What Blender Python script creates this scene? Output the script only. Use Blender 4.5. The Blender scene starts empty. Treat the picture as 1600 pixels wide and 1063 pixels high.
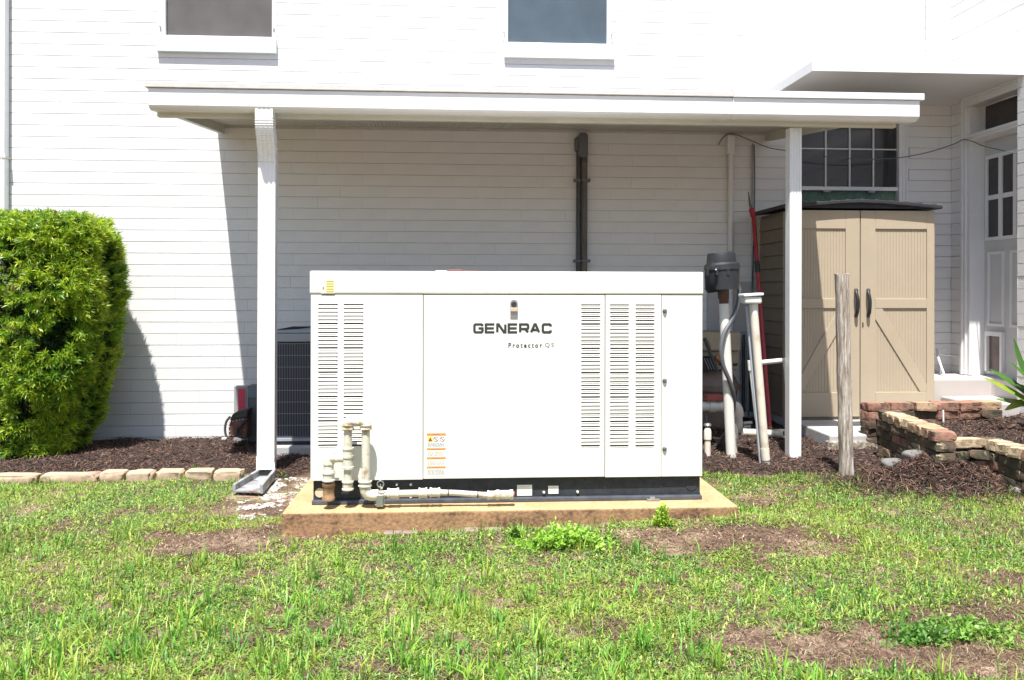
import bpy, math, random
import numpy as np
from mathutils import Vector, Matrix, noise as mn
R = math.radians
random.seed(7); rng = np.random.default_rng(7)
SC = bpy.context.scene

# ------------------------------------------------------------------ camera, sky, sun, exposure
ZC, F, YAW, HOR = 1.2, 1295.0, 0.063, 455.0
cam = bpy.data.cameras.new('camera'); co = bpy.data.objects.new('camera', cam); SC.collection.objects.link(co)
cam.sensor_width = 36; cam.lens = F/1600*36; cam.shift_y = -(531.5-HOR)/1600
cam.clip_start = .05; cam.clip_end = 500
co.location = (0, 0, ZC); co.rotation_euler = (R(90), R(-.1), -YAW)
SC.camera = co
SUND = Vector((.22, 1, -2.5)).normalized()
w = bpy.data.worlds.new('World'); SC.world = w; w.use_nodes = True
nt = w.node_tree; bg = nt.nodes['Background']
sk = nt.nodes.new('ShaderNodeTexSky'); sk.sky_type = 'NISHITA'; sk.sun_disc = False
sk.sun_elevation = math.asin(-SUND.z); sk.sun_rotation = math.atan2(-SUND.x, -SUND.y) % (2*math.pi)
sk.air_density = 1.0; sk.dust_density = 1.2; sk.ozone_density = 1.0
nt.links.new(sk.outputs[0], bg.inputs[0]); bg.inputs[1].default_value = .09
sl = bpy.data.lights.new('sun', 'SUN'); sl.energy = 5.0; sl.angle = R(.55); sl.color = (1, .965, .92)
so = bpy.data.objects.new('sun', sl); SC.collection.objects.link(so)
so.rotation_euler = SUND.to_track_quat('-Z', 'Y').to_euler()
SC.view_settings.view_transform = 'Standard'; SC.view_settings.look = 'None'
SC.view_settings.exposure = .96; SC.view_settings.gamma = 1

# ------------------------------------------------------------------ geometry of the view (pixel -> world point, for measuring)
cs, sn = math.cos(YAW), math.sin(YAW)
def ray(px, py):
    u = (px-800)/F; return u*cs+sn, cs-u*sn, (HOR-py)/F
def P(px, py, Y):
    a, b, c = ray(px, py); t = Y/b; return Vector((a*t, Y, ZC+c*t))
def PX(px, py, X):
    a, b, c = ray(px, py); t = X/a; return Vector((X, b*t, ZC+c*t))
def PZ(px, py, z):
    a, b, c = ray(px, py); t = (z-ZC)/c; return Vector((a*t, b*t, z))
def ss(t): t = np.clip(t, 0, 1); return t*t*(3-2*t)
def g(x, y):
    x = np.asarray(x, float); y = np.asarray(y, float)
    w_ = ss((x-.3)/1.6)
    z = (-.13*np.clip((y-4.3)/3.2, 0, 1))*(1-w_) + .02*ss((y-5.2)/1.1)*w_
    z = z + .010*np.sin(x*2.3+1)*np.sin(y*2.9) + .006*np.sin(x*5.1+y*3.3) + .004*np.sin(x*9.7-y*7.9)
    z = z + np.exp(-((y-3.98)/.28)**2)*(.028*ss((x+1.1)/1.2)+.036*ss((x-.1)/1.0))*ss((2.3-x)/.9)
    return z
def G(px, py):
    z = 0.
    for _ in range(12):
        p = PZ(px, py, z); z = float(g(p.x, p.y))
    return PZ(px, py, z)

# ------------------------------------------------------------------ mesh and object helpers
WL = {}
def tag(o, label=None, cat=None, group=None, kind=None):
    if label: o['label'] = label
    if cat: o['category'] = cat
    if group: o['group'] = group
    if kind: o['kind'] = kind
    return o
def empty(name, loc, label=None, cat=None, group=None):
    o = bpy.data.objects.new(name, None); SC.collection.objects.link(o)
    o.location = loc; o.empty_display_size = .1; WL[o] = Vector(loc); tag(o, label, cat, group); return o
def link(name, me, parent=None, loc=(0, 0, 0)):
    o = bpy.data.objects.new(name, me); SC.collection.objects.link(o)
    WL[o] = Vector(loc)
    if parent is not None: o.parent = parent; o.location = Vector(loc)-WL[parent]
    else: o.location = loc
    return o
class MB:
    def __init__(s): s.v = []; s.f = []; s.m = []; s.mi = 0
    def add(s, vs, fs):
        n = len(s.v); s.v += [tuple(v) for v in vs]; s.f += [tuple(i+n for i in f) for f in fs]; s.m += [s.mi]*len(fs); return s
    def box(s, x0, x1, y0, y1, z0, z1):
        return s.add([(x0,y0,z0),(x1,y0,z0),(x1,y1,z0),(x0,y1,z0),(x0,y0,z1),(x1,y0,z1),(x1,y1,z1),(x0,y1,z1)],
            [(0,3,2,1),(4,5,6,7),(0,1,5,4),(1,2,6,5),(2,3,7,6),(3,0,4,7)])
    def hexa(s, a, b):   # two quads of 4 points
        return s.add(list(a)+list(b), [(3,2,1,0),(4,5,6,7),(0,1,5,4),(1,2,6,5),(2,3,7,6),(3,0,4,7)])
    def bar(s, p, q, wx, wz, up=(0,0,1)):
        p, q = Vector(p), Vector(q); d = (q-p).normalized(); u = Vector(up)
        if abs(d.dot(u)) > .98: u = Vector((0,1,0))
        r = d.cross(u).normalized(); u = r.cross(d)
        def ring(c): return [c-r*wx/2-u*wz/2, c+r*wx/2-u*wz/2, c+r*wx/2+u*wz/2, c-r*wx/2+u*wz/2]
        return s.hexa(ring(p), ring(q))
    def tube(s, pts, r, n=12, caps=True, smooth_path=False):
        pts = [Vector(p) for p in pts]
        if smooth_path: pts = spline(pts)
        rr = r if isinstance(r, (list, tuple)) else [r]*len(pts)
        base = len(s.v); pr = None
        for i, p in enumerate(pts):
            d = (pts[min(i+1, len(pts)-1)]-pts[max(i-1, 0)])
            d = d.normalized() if d.length > 1e-9 else Vector((0,0,1))
            if pr is None:
                a = Vector((0,0,1)) if abs(d.z) < .9 else Vector((1,0,0)); pr = (a-d*a.dot(d)).normalized()
            else:
                pr = (pr-d*pr.dot(d)); pr = pr.normalized() if pr.length > 1e-6 else d.orthogonal().normalized()
            b = d.cross(pr)
            for k in range(n):
                t = 2*math.pi*k/n; s.v.append(tuple(p+(pr*math.cos(t)+b*math.sin(t))*rr[i]))
        for i in range(len(pts)-1):
            for k in range(n):
                a = base+i*n+k; b2 = base+i*n+(k+1) % n
                s.f.append((a, b2, b2+n, a+n)); s.m.append(s.mi)
        if caps:
            s.f.append(tuple(base+k for k in reversed(range(n)))); s.m.append(s.mi)
            s.f.append(tuple(base+(len(pts)-1)*n+k for k in range(n))); s.m.append(s.mi)
        return s
    def sphere(s, c, r, seg=10, rings=6, sc=(1,1,1)):
        c = Vector(c); vs = []; fs = []
        for i in range(rings+1):
            ph = math.pi*i/rings
            for k in range(seg):
                t = 2*math.pi*k/seg
                vs.append((c.x+r*sc[0]*math.sin(ph)*math.cos(t), c.y+r*sc[1]*math.sin(ph)*math.sin(t), c.z+r*sc[2]*math.cos(ph)))
        for i in range(rings):
            for k in range(seg):
                fs.append((i*seg+k, (i+1)*seg+k, (i+1)*seg+(k+1) % seg, i*seg+(k+1) % seg))
        return s.add(vs, fs)
    def prism(s, poly, y0, y1):   # polygon in x,z
        n = len(poly)
        vs = [(x, y0, z) for x, z in poly]+[(x, y1, z) for x, z in poly]
        fs = [tuple(range(n)), tuple(reversed(range(n, 2*n)))]+[(i, i+n, (i+1) % n+n, (i+1) % n) for i in range(n)]
        return s.add(vs, fs)
    def prismx(s, poly, x0, x1):  # polygon in y,z
        n = len(poly)
        vs = [(x0, y, z) for y, z in poly]+[(x1, y, z) for y, z in poly]
        fs = [tuple(range(n)), tuple(reversed(range(n, 2*n)))]+[(i, i+n, (i+1) % n+n, (i+1) % n) for i in range(n)]
        return s.add(vs, fs)
    def mesh(s, name, mats, smooth=False):
        me = bpy.data.meshes.new(name); me.from_pydata(s.v, [], s.f)
        if not isinstance(mats, (list, tuple)): mats = [mats]
        for m in mats: me.materials.append(m)
        if len(mats) > 1: me.polygons.foreach_set('material_index', s.m)
        if smooth:
            me.polygons.foreach_set('use_smooth', [True]*len(me.polygons))
            try: me.set_sharp_from_angle(angle=R(40))
            except Exception: pass
        me.update(); return me
    def build(s, name, mats, parent=None, smooth=False, bevel=0, seg=2):
        o = link(name, s.mesh(name, mats, smooth), parent)
        if bevel:
            b = o.modifiers.new('bevel', 'BEVEL'); b.width = bevel; b.segments = seg; b.limit_method = 'ANGLE'; b.angle_limit = R(35)
        return o
def spline(pts, k=6):
    out = []; n = len(pts)
    for i in range(n-1):
        p0, p1, p2, p3 = pts[max(i-1,0)], pts[i], pts[i+1], pts[min(i+2,n-1)]
        for j in range(k):
            t = j/k
            out.append(.5*((2*p1)+(p2-p0)*t+(2*p0-5*p1+4*p2-p3)*t*t+(3*p1-p0-3*p2+p3)*t**3))
    out.append(pts[-1]); return out
def npmesh(name, V, T, col=None, mat=None, parent=None):
    me = bpy.data.meshes.new(name); nv, nt_ = len(V), len(T)
    me.vertices.add(nv); me.vertices.foreach_set('co', V.astype(np.float32).ravel())
    me.loops.add(nt_*3); me.loops.foreach_set('vertex_index', T.astype(np.int32).ravel())
    me.polygons.add(nt_); me.polygons.foreach_set('loop_start', np.arange(0, nt_*3, 3, dtype=np.int32))
    try: me.polygons.foreach_set('loop_total', np.full(nt_, 3, dtype=np.int32))
    except Exception: pass
    if col is not None:
        a = me.color_attributes.new('tint', 'FLOAT_COLOR', 'POINT')
        c4 = np.ones((nv, 4), np.float32); c4[:, :3] = col; a.data.foreach_set('color', c4.ravel())
    me.materials.append(mat); me.update(calc_edges=True)
    return link(name, me, parent)

# ------------------------------------------------------------------ materials
def mat(name, col, rough=.6, metal=0, var=.0, vscale=6, bump=0, bscale=80, col2=None, spec=None, dirt_or_glint=None, dscale=3, dlo=.55, dhi=.75, coat=0, stretch=None, detail=6):
    m = bpy.data.materials.new(name); m.use_nodes = True; t = m.node_tree; n = t.nodes; L = t.links
    b = n['Principled BSDF']; b.inputs['Roughness'].default_value = rough; b.inputs['Metallic'].default_value = metal
    if spec is not None: b.inputs['Specular IOR Level'].default_value = spec
    if coat: b.inputs['Coat Weight'].default_value = coat
    b.inputs['Base Color'].default_value = (*col, 1)
    tc = n.new('ShaderNodeTexCoord'); src = tc.outputs['Object']
    if stretch:
        mp = n.new('ShaderNodeMapping'); mp.inputs['Scale'].default_value = stretch; L.new(src, mp.inputs[0]); src = mp.outputs[0]
    out = None
    if var or col2:
        ns = n.new('ShaderNodeTexNoise'); ns.inputs['Scale'].default_value = vscale; ns.inputs['Detail'].default_value = detail
        L.new(src, ns.inputs['Vector'])
        c2 = col2 or tuple(c*(1-var) for c in col)
        mr = n.new('ShaderNodeMapRange'); mr.inputs[1].default_value = .35; mr.inputs[2].default_value = .65; L.new(ns.outputs[0], mr.inputs[0])
        mx = n.new('ShaderNodeMix'); mx.data_type = 'RGBA'; mx.inputs[6].default_value = (*col, 1); mx.inputs[7].default_value = (*c2, 1)
        L.new(mr.outputs[0], mx.inputs[0]); out = mx.outputs[2]; L.new(out, b.inputs['Base Color'])
    if dirt_or_glint:
        ns = n.new('ShaderNodeTexNoise'); ns.inputs['Scale'].default_value = dscale; ns.inputs['Detail'].default_value = 9; ns.inputs['Roughness'].default_value = .65
        L.new(src, ns.inputs['Vector'])
        mr = n.new('ShaderNodeMapRange'); mr.inputs[1].default_value = dlo; mr.inputs[2].default_value = dhi; L.new(ns.outputs[0], mr.inputs[0])
        mx = n.new('ShaderNodeMix'); mx.data_type = 'RGBA'; mx.inputs[7].default_value = (*dirt_or_glint, 1); mx.inputs[6].default_value = (*col, 1)
        if out: L.new(out, mx.inputs[6])
        L.new(mr.outputs[0], mx.inputs[0]); L.new(mx.outputs[2], b.inputs['Base Color'])
    if bump:
        nb = n.new('ShaderNodeTexNoise'); nb.inputs['Scale'].default_value = bscale; nb.inputs['Detail'].default_value = 5
        L.new(src, nb.inputs['Vector'])
        bp = n.new('ShaderNodeBump'); bp.inputs['Strength'].default_value = bump; bp.inputs['Distance'].default_value = .004
        L.new(nb.outputs[0], bp.inputs['Height']); L.new(bp.outputs[0], b.inputs['Normal'])
    return m
def tintmat(name, rough=.5, trans=0.):
    m = bpy.data.materials.new(name); m.use_nodes = True; t = m.node_tree; n = t.nodes; L = t.links
    b = n['Principled BSDF']; b.inputs['Roughness'].default_value = rough
    a = n.new('ShaderNodeAttribute'); a.attribute_name = 'tint'; L.new(a.outputs['Color'], b.inputs['Base Color'])
    if trans:
        tr = n.new('ShaderNodeBsdfTranslucent'); L.new(a.outputs['Color'], tr.inputs['Color'])
        ms = n.new('ShaderNodeMixShader'); ms.inputs[0].default_value = trans
        L.new(b.outputs[0], ms.inputs[1]); L.new(tr.outputs[0], ms.inputs[2]); L.new(ms.outputs[0], n['Material Output'].inputs[0])
    return m
M = {}
M['brickpaint'] = mat('painted_brick', (.79,.785,.775), .65, var=.05, vscale=3, bump=.5, bscale=60, dirt_or_glint=(.60,.56,.50), dscale=2.2, dlo=.62, dhi=.85)
M['joint'] = mat('painted_mortar', (.60,.585,.56), .8, bump=.4)
M['alu'] = mat('white_enamel', (.80,.80,.79), .35, var=.04, vscale=9, dirt_or_glint=(.62,.60,.54), dscale=12, dlo=.62, dhi=.8)
M['alu_grey'] = mat('weathered_enamel', (.62,.585,.55), .5, var=.12, vscale=14, dirt_or_glint=(.42,.39,.35), dscale=25, dlo=.55, dhi=.75, stretch=(1,1,3))
M['trim'] = mat('white_trim', (.80,.80,.80), .45, var=.04, vscale=5)
M['trim_blue'] = mat('trim_with_shade_of_blue', (.60,.685,.71), .45, var=.05, vscale=5)
M['soffit'] = mat('soffit_panel', (.62,.58,.52), .6, var=.1, vscale=3, dirt_or_glint=(.38,.34,.29), dscale=5, dlo=.6, dhi=.8)
M['beam'] = mat('beam_enamel', (.60,.59,.51), .5, var=.08, vscale=5, dirt_or_glint=(.42,.40,.33), dscale=7, dlo=.55, dhi=.8, stretch=(.3,1,1))
M['screen_grey'] = mat('insect_screen', (.115,.107,.105), .8, var=.2, vscale=4, dirt_or_glint=(.45,.45,.45), dscale=22, dlo=.70, dhi=.74)  # pale specks are leafy window reflections painted into the colour
M['screen_blue'] = mat('sky_tinted_window_screen', (.062,.095,.125), .6, var=.2, vscale=5, dirt_or_glint=(.3,.36,.42), dscale=50, dlo=.72, dhi=.77)  # blue comes from the reflected sky, put into a matte colour
M['glass'] = mat('dark_window_glass', (.05,.048,.052), .04, var=.3, vscale=2.5, spec=.6)
M['doorglass'] = mat('door_glass_dark', (.055,.048,.048), .12, var=.2, vscale=9)
M['gen'] = mat('generator_cream_enamel', (.76,.745,.675), .38, var=.025, vscale=2, bump=.06, bscale=14, dirt_or_glint=(.66,.62,.50), dscale=1.7, dlo=.60, dhi=.85)
M['genpipe'] = mat('cream_painted_pipe', (.66,.62,.51), .55, var=.1, vscale=12, bump=.3, bscale=90, dirt_or_glint=(.36,.24,.13), dscale=18, dlo=.53, dhi=.68)
M['dark'] = mat('dark_interior', (.03,.03,.028), .8)
M['slit'] = mat('louver_slot', (.045,.042,.036), .8)
M['seam'] = mat('panel_seam_rubber', (.10,.095,.085), .7)
M['base'] = mat('base_frame_navy_black', (.040,.045,.053), .42, var=.3, vscale=30, dirt_or_glint=(.16,.14,.11), dscale=130, dlo=.70, dhi=.75, spec=.3, bump=.2, bscale=60)
M['steel'] = mat('galvanised_steel', (.50,.50,.50), .35, .8, var=.2, vscale=30)
M['bolt'] = mat('pale_bolt', (.7,.68,.62), .4, .3)
M['black'] = mat('black_plastic', (.022,.024,.028), .5, var=.2, vscale=20, bump=.2)
M['ink'] = mat('charcoal_print', (.035,.036,.038), .5)
M['ink_light'] = mat('grey_print', (.22,.22,.22), .5)
M['decal'] = mat('decal_white', (.78,.76,.70), .5)
M['orange'] = mat('decal_orange', (.72,.27,.05), .5)
M['yellow'] = mat('decal_yellow', (.78,.62,.12), .5)
M['red'] = mat('red_fibreglass', (.36,.02,.03), .4, var=.2, vscale=20)
M['redsticker'] = mat('red_sticker', (.65,.05,.10), .5)
M['rustred'] = mat('red_plastic_handle', (.42,.11,.09), .6, var=.2, vscale=30)
M['rust'] = mat('rusty_pipe', (.34,.20,.10), .8, var=.5, vscale=30, bump=.5)
M['pvc'] = mat('white_pvc', (.76,.74,.68), .45, var=.05, vscale=10, dirt_or_glint=(.55,.45,.34), dscale=14, dlo=.58, dhi=.78)
M['pvcold'] = mat('sun_stained_pvc', (.72,.66,.56), .5, var=.08, vscale=10, dirt_or_glint=(.50,.38,.26), dscale=10, dlo=.52, dhi=.72)
M['greypipe'] = mat('grey_conduit', (.36,.39,.42), .45, var=.1, vscale=20)
M['darkconduit'] = mat('dark_grey_conduit', (.065,.068,.074), .5, var=.2, vscale=15)
M['brownconduit'] = mat('weathered_conduit', (.17,.145,.125), .6, var=.4, vscale=14, stretch=(1,1,.2), dirt_or_glint=(.2,.08,.04), dscale=30, dlo=.66, dhi=.75)
M['brown'] = mat('brown_coupling', (.14,.065,.045), .55, var=.2, vscale=20)
M['tan'] = mat('tan_resin', (.43,.355,.255), .6, var=.05, vscale=4, bump=.15, bscale=150, dirt_or_glint=(.40,.31,.20), dscale=3, dlo=.58, dhi=.85)
M['tan_shaded'] = mat('tan_resin_shaded', (.20,.16,.115), .6, var=.12, vscale=5, bump=.2, bscale=120, dirt_or_glint=(.16,.12,.09), dscale=7, dlo=.55, dhi=.8)  # darker copy of the tan resin, with the side's shade in its colour
M['shedroof'] = mat('charcoal_resin_roof', (.028,.028,.034), .6, var=.3, vscale=14, bump=.4, bscale=60)
M['concrete'] = mat('concrete_pad', (.46,.46,.45), .85, var=.15, vscale=6, bump=.5, bscale=40, dirt_or_glint=(.30,.29,.26), dscale=8)
M['aggregate'] = mat('pale_aggregate', (.46,.41,.33), .9, col2=(.14,.11,.08), vscale=34, bump=1, bscale=40, detail=2)
M['stoop'] = mat('cream_stoop_paint', (.47,.43,.405), .7, var=.08, vscale=4, bump=.3, dirt_or_glint=(.40,.33,.26), dscale=3, dlo=.58, dhi=.8)
M['door'] = mat('door_paint', (.60,.605,.61), .45, var=.04, vscale=4)
M['edging'] = mat('edging_sandstone', (.46,.36,.25), .85, col2=(.38,.27,.19), vscale=9, bump=.9, bscale=30, dirt_or_glint=(.24,.16,.12), dscale=11, dlo=.56, dhi=.76)
M['stone'] = mat('grey_field_stone', (.20,.19,.18), .9, var=.5, vscale=9, bump=1, bscale=24)
M['whitestone'] = mat('white_marble_chip', (.47,.45,.42), .8, var=.2, vscale=20, bump=.4)
M['brickred'] = mat('old_red_brick', (.25,.115,.08), .9, col2=(.33,.19,.13), vscale=14, bump=1, bscale=50, dirt_or_glint=(.05,.045,.03), dscale=9, dlo=.52, dhi=.66)
M['brickmoss'] = mat('mossy_brick', (.16,.10,.07), .95, col2=(.05,.05,.03), vscale=10, bump=1, bscale=50, dirt_or_glint=(.40,.33,.22), dscale=13, dlo=.60, dhi=.68)
M['brickcream'] = mat('cream_brick', (.50,.41,.27), .9, col2=(.42,.30,.19), vscale=12, bump=1, bscale=50, dirt_or_glint=(.08,.065,.04), dscale=11, dlo=.56, dhi=.68)
M['brickorange'] = mat('orange_brick', (.37,.215,.13), .9, col2=(.42,.31,.20), vscale=12, bump=1, bscale=50, dirt_or_glint=(.08,.065,.04), dscale=11, dlo=.57, dhi=.68)
M['mortar'] = mat('dirty_mortar', (.10,.085,.06), .95, var=.5, vscale=12, bump=1)
M['acgrey'] = mat('condenser_grey', (.32,.35,.38), .5, var=.06, vscale=6)
M['coil'] = mat('condenser_coil', (.014,.014,.018), .55, var=.3, vscale=40)
M['wire'] = mat('wire_guard', (.24,.26,.31), .45)
M['boxgrey'] = mat('grey_panel_box', (.105,.108,.115), .55, var=.1, vscale=6)
M['boxpale'] = mat('pale_grey_panel', (.36,.36,.37), .55, var=.1, vscale=6)
M['leather'] = mat('brown_leather', (.20,.085,.055), .6, var=.3, vscale=18, bump=.5)
M['darkcanvas'] = mat('dark_canvas', (.075,.065,.06), .85, var=.3, vscale=18, bump=.5)
M['splash'] = mat('grey_plastic_splash', (.34,.36,.38), .5, var=.3, vscale=8, dirt_or_glint=(.17,.12,.09), dscale=9, dlo=.5, dhi=.62)
M['beige'] = mat('beige_housing', (.40,.33,.22), .6, var=.12, vscale=8, dirt_or_glint=(.2,.14,.09), dscale=10)
M['brownbody'] = mat('brown_filter_body', (.21,.155,.12), .65, var=.2, vscale=9, dirt_or_glint=(.10,.07,.05), dscale=8)
M['copper'] = mat('copper_fitting', (.45,.18,.06), .5, .5)
M['wood_post'] = mat('weathered_wood', (.42,.355,.29), .9, col2=(.17,.135,.105), vscale=9, bump=1, bscale=40, stretch=(9,9,.9), dirt_or_glint=(.66,.62,.57), dscale=7, dlo=.50, dhi=.68)
M['woodgrey'] = mat('grey_wood_handle', (.18,.15,.125), .8, var=.4, vscale=10)
M['floral'] = mat('floral_curtain', (.07,.17,.19), .8, col2=(.18,.25,.12), vscale=70, dirt_or_glint=(.30,.24,.10), dscale=55, dlo=.6, dhi=.66, detail=1)
M['bark'] = mat('bark', (.10,.07,.05), .9, var=.4, vscale=20, bump=1)
M['deck'] = mat('board_panel_grey', (.47,.455,.44), .7, var=.06, vscale=5)
M['leaf'] = tintmat('shrub_leaf', .36, .45)
M['grass'] = tintmat('grass_blade', .5, .30)
M['chip'] = tintmat('mulch_chip', .9, 0)

# soil and slab get their own graphs
def soil_mat():
    m = bpy.data.materials.new('lawn_soil'); m.use_nodes = True; t = m.node_tree; n = t.nodes; L = t.links
    b = n['Principled BSDF']; b.inputs['Roughness'].default_value = .95
    tc = n.new('ShaderNodeTexCoord')
    n1 = n.new('ShaderNodeTexNoise'); n1.inputs['Scale'].default_value = 2.2; n1.inputs['Detail'].default_value = 8; n1.inputs['Roughness'].default_value = .65
    n2 = n.new('ShaderNodeTexNoise'); n2.inputs['Scale'].default_value = 38; n2.inputs['Detail'].default_value = 8; n2.inputs['Roughness'].default_value = .7
    for q in (n1, n2): L.new(tc.outputs['Object'], q.inputs['Vector'])
    r1 = n.new('ShaderNodeValToRGB'); e = r1.color_ramp.elements
    e[0].position = .34; e[0].color = (.065,.042,.029,1); e[1].position = .66; e[1].color = (.44,.34,.25,1)
    k = r1.color_ramp.elements.new(.5); k.color = (.16,.10,.07,1)
    r2 = n.new('ShaderNodeValToRGB'); e = r2.color_ramp.elements
    e[0].position = .35; e[0].color = (.35,.31,.28,1); e[1].position = .65; e[1].color = (1.25,1.2,1.15,1)
    mx = n.new('ShaderNodeMix'); mx.data_type = 'RGBA'; mx.blend_type = 'MULTIPLY'; mx.inputs[0].default_value = 1
    L.new(n1.outputs[0], r1.inputs[0]); L.new(n2.outputs[0], r2.inputs[0]); L.new(r1.outputs[0], mx.inputs[6]); L.new(r2.outputs[0], mx.inputs[7])
    L.new(mx.outputs[2], b.inputs['Base Color'])
    bp = n.new('ShaderNodeBump'); bp.inputs['Strength'].default_value = 1; bp.inputs['Distance'].default_value = .012; L.new(n2.outputs[0], bp.inputs['Height']); L.new(bp.outputs[0], b.inputs['Normal'])
    return m
M['soil'] = soil_mat()
def slab_mat():
    m = bpy.data.materials.new('stained_slab_concrete'); m.use_nodes = True; t = m.node_tree; n = t.nodes; L = t.links
    b = n['Principled BSDF']; b.inputs['Roughness'].default_value = .9
    tc = n.new('ShaderNodeTexCoord'); ge = n.new('ShaderNodeNewGeometry'); sx = n.new('ShaderNodeSeparateXYZ'); L.new(ge.outputs['Normal'], sx.inputs[0])
    n1 = n.new('ShaderNodeTexNoise'); n1.inputs['Scale'].default_value = 6; n1.inputs['Detail'].default_value = 9; n1.inputs['Roughness'].default_value = .7
    n2 = n.new('ShaderNodeTexNoise'); n2.inputs['Scale'].default_value = 55; n2.inputs['Detail'].default_value = 5
    for q in (n1, n2): L.new(tc.outputs['Object'], q.inputs['Vector'])
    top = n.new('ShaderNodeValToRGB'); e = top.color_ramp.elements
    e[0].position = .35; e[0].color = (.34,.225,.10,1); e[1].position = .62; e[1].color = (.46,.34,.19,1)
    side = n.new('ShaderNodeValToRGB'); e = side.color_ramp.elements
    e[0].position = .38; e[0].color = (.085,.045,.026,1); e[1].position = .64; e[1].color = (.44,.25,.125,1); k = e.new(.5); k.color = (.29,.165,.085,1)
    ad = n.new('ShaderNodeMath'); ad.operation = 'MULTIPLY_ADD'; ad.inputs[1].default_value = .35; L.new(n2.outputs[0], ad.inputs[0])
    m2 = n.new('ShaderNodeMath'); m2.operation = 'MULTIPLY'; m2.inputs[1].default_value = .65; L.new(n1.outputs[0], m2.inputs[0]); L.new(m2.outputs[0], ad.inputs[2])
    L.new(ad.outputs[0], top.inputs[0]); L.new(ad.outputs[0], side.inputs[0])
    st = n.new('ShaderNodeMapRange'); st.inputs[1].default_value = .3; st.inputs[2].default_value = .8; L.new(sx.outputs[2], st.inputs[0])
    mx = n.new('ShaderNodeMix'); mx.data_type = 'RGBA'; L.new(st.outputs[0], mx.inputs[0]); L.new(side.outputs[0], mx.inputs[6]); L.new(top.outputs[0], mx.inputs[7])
    L.new(mx.outputs[2], b.inputs['Base Color'])
    bp = n.new('ShaderNodeBump'); bp.inputs['Strength'].default_value = .7; bp.inputs['Distance'].default_value = .006; L.new(n2.outputs[0], bp.inputs['Height']); L.new(bp.outputs[0], b.inputs['Normal'])
    return m
M['slab'] = slab_mat()

# ------------------------------------------------------------------ ground and beds
YW = 7.5                                   # main wall plane
bedpx = [(-260,743),(0,743),(200,742),(390,744),(440,752),(484,740),(500,735),(1095,735),(1110,742),(1180,744),(1250,743),(1326,746),(1440,750),(1540,760),(1620,775),(1900,780)]
_b = [G(*p) for p in bedpx]; bedX = np.array([p.x for p in _b]); bedY = np.array([p.y for p in _b])
def bed_front(x): return np.interp(x, bedX, bedY)
def gridmesh(name, xs, ys, zf, m, kind=None, parent=None, yf=None):
    X, Y = np.meshgrid(xs, ys)
    if yf is not None: Y = yf(X, Y)
    V = np.stack([X.ravel(), Y.ravel(), zf(X, Y).ravel()], 1); nx, ny = len(xs), len(ys)
    i = (np.arange(ny-1)[:, None]*nx+np.arange(nx-1)[None, :]).ravel()
    T = np.concatenate([np.stack([i, i+1, i+nx+1], 1), np.stack([i, i+nx+1, i+nx], 1)])
    o = npmesh(name, V, T, None, m, parent); o.data.polygons.foreach_set('use_smooth', [True]*len(o.data.polygons))
    if kind: o['kind'] = kind
    return o
def far(a, b, step, out):
    return np.concatenate([-np.array(out[::-1])+a, np.arange(a, b, step), [b], np.array(out)+b])
gx = far(-6, 7, .06, [1,3,8,20,60,120]); gy = far(1.2, 7.6, .06, [1,3,8,20,60,120])
ground = gridmesh('ground', gx, gy, lambda X, Y: g(X, Y), M['soil'], 'structure')
def mulch_z(X, Y):
    e = ss((Y-bed_front(X))/.12)
    return g(X, Y)-.012+.032*e+.008*np.sin(X*14+Y*9)*e+.006*np.sin(X*31-Y*23)*e
M['mulch'] = mat('mulch_ground', (.045,.026,.019), .95, col2=(.018,.011,.009), vscale=45, bump=1, bscale=70, dirt_or_glint=(.17,.10,.07), dscale=60, dlo=.6, dhi=.7)
mx_ = np.arange(-6, 6.6, .05); tt = np.linspace(0, 1, 45)
mulch = gridmesh('mulch_bed', mx_, tt, mulch_z, M['mulch'], 'structure', yf=lambda X, T: bed_front(X)-.02+(7.56-bed_front(X)+.02)*T)

# mulch chips: countless, so stuff
def chips(n, sampler, name, label, lmin=.012, lmax=.05, wide=.008, cols=None, zoff=.006):
    x, y, z = sampler(n); n = len(x)
    L_ = rng.uniform(lmin, lmax, n)*.5; W_ = rng.uniform(.35, 1, n)*wide*.5
    a = rng.uniform(0, 2*math.pi, n); pit = rng.normal(0, .35, n); rol = rng.normal(0, .6, n)
    d = np.stack([np.cos(a)*np.cos(pit), np.sin(a)*np.cos(pit), np.sin(pit)], 1)
    s_ = np.stack([-np.sin(a)*np.cos(rol), np.cos(a)*np.cos(rol), np.sin(rol)], 1)
    up = np.cross(d, s_); c = np.stack([x, y, z+zoff+np.abs(np.sin(pit))*L_*.8], 1)
    h = .0025
    vs = [c-d*L_[:,None]-s_*W_[:,None]*.6, c-d*L_[:,None]*.9+s_*W_[:,None], c+d*L_[:,None]+s_*W_[:,None]*.5, c+d*L_[:,None]*.85-s_*W_[:,None], c+up*h+d*L_[:,None]*.1]
    V = np.stack(vs, 1).reshape(-1, 3); k = (np.arange(n)*5)[:, None]
    T = np.concatenate([k+np.array([[0,3,4]]), k+np.array([[3,2,4]]), k+np.array([[2,1,4]]), k+np.array([[1,0,4]])])
    cc = np.array(cols)[rng.integers(0, len(cols), n)]*rng.uniform(.5, 1.05, (n, 1))
    o = npmesh(name, V, T, np.repeat(cc, 5, 0), M['chip']); tag(o, label, None, kind='stuff'); return o
def bed_sample(n):
    x = rng.uniform(-4.6, 5.0, n); y0 = bed_front(x); u = rng.uniform(0, 1, n)**1.25; y = y0-.03+(7.48-y0)*u
    keep = ~((x > -.95) & (x < 1.3) & (y < 6.0)) & ~((x < -3.0) & (y > 7.0))
    x, y = x[keep], y[keep]; return x, y, mulch_z(x, y)
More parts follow.
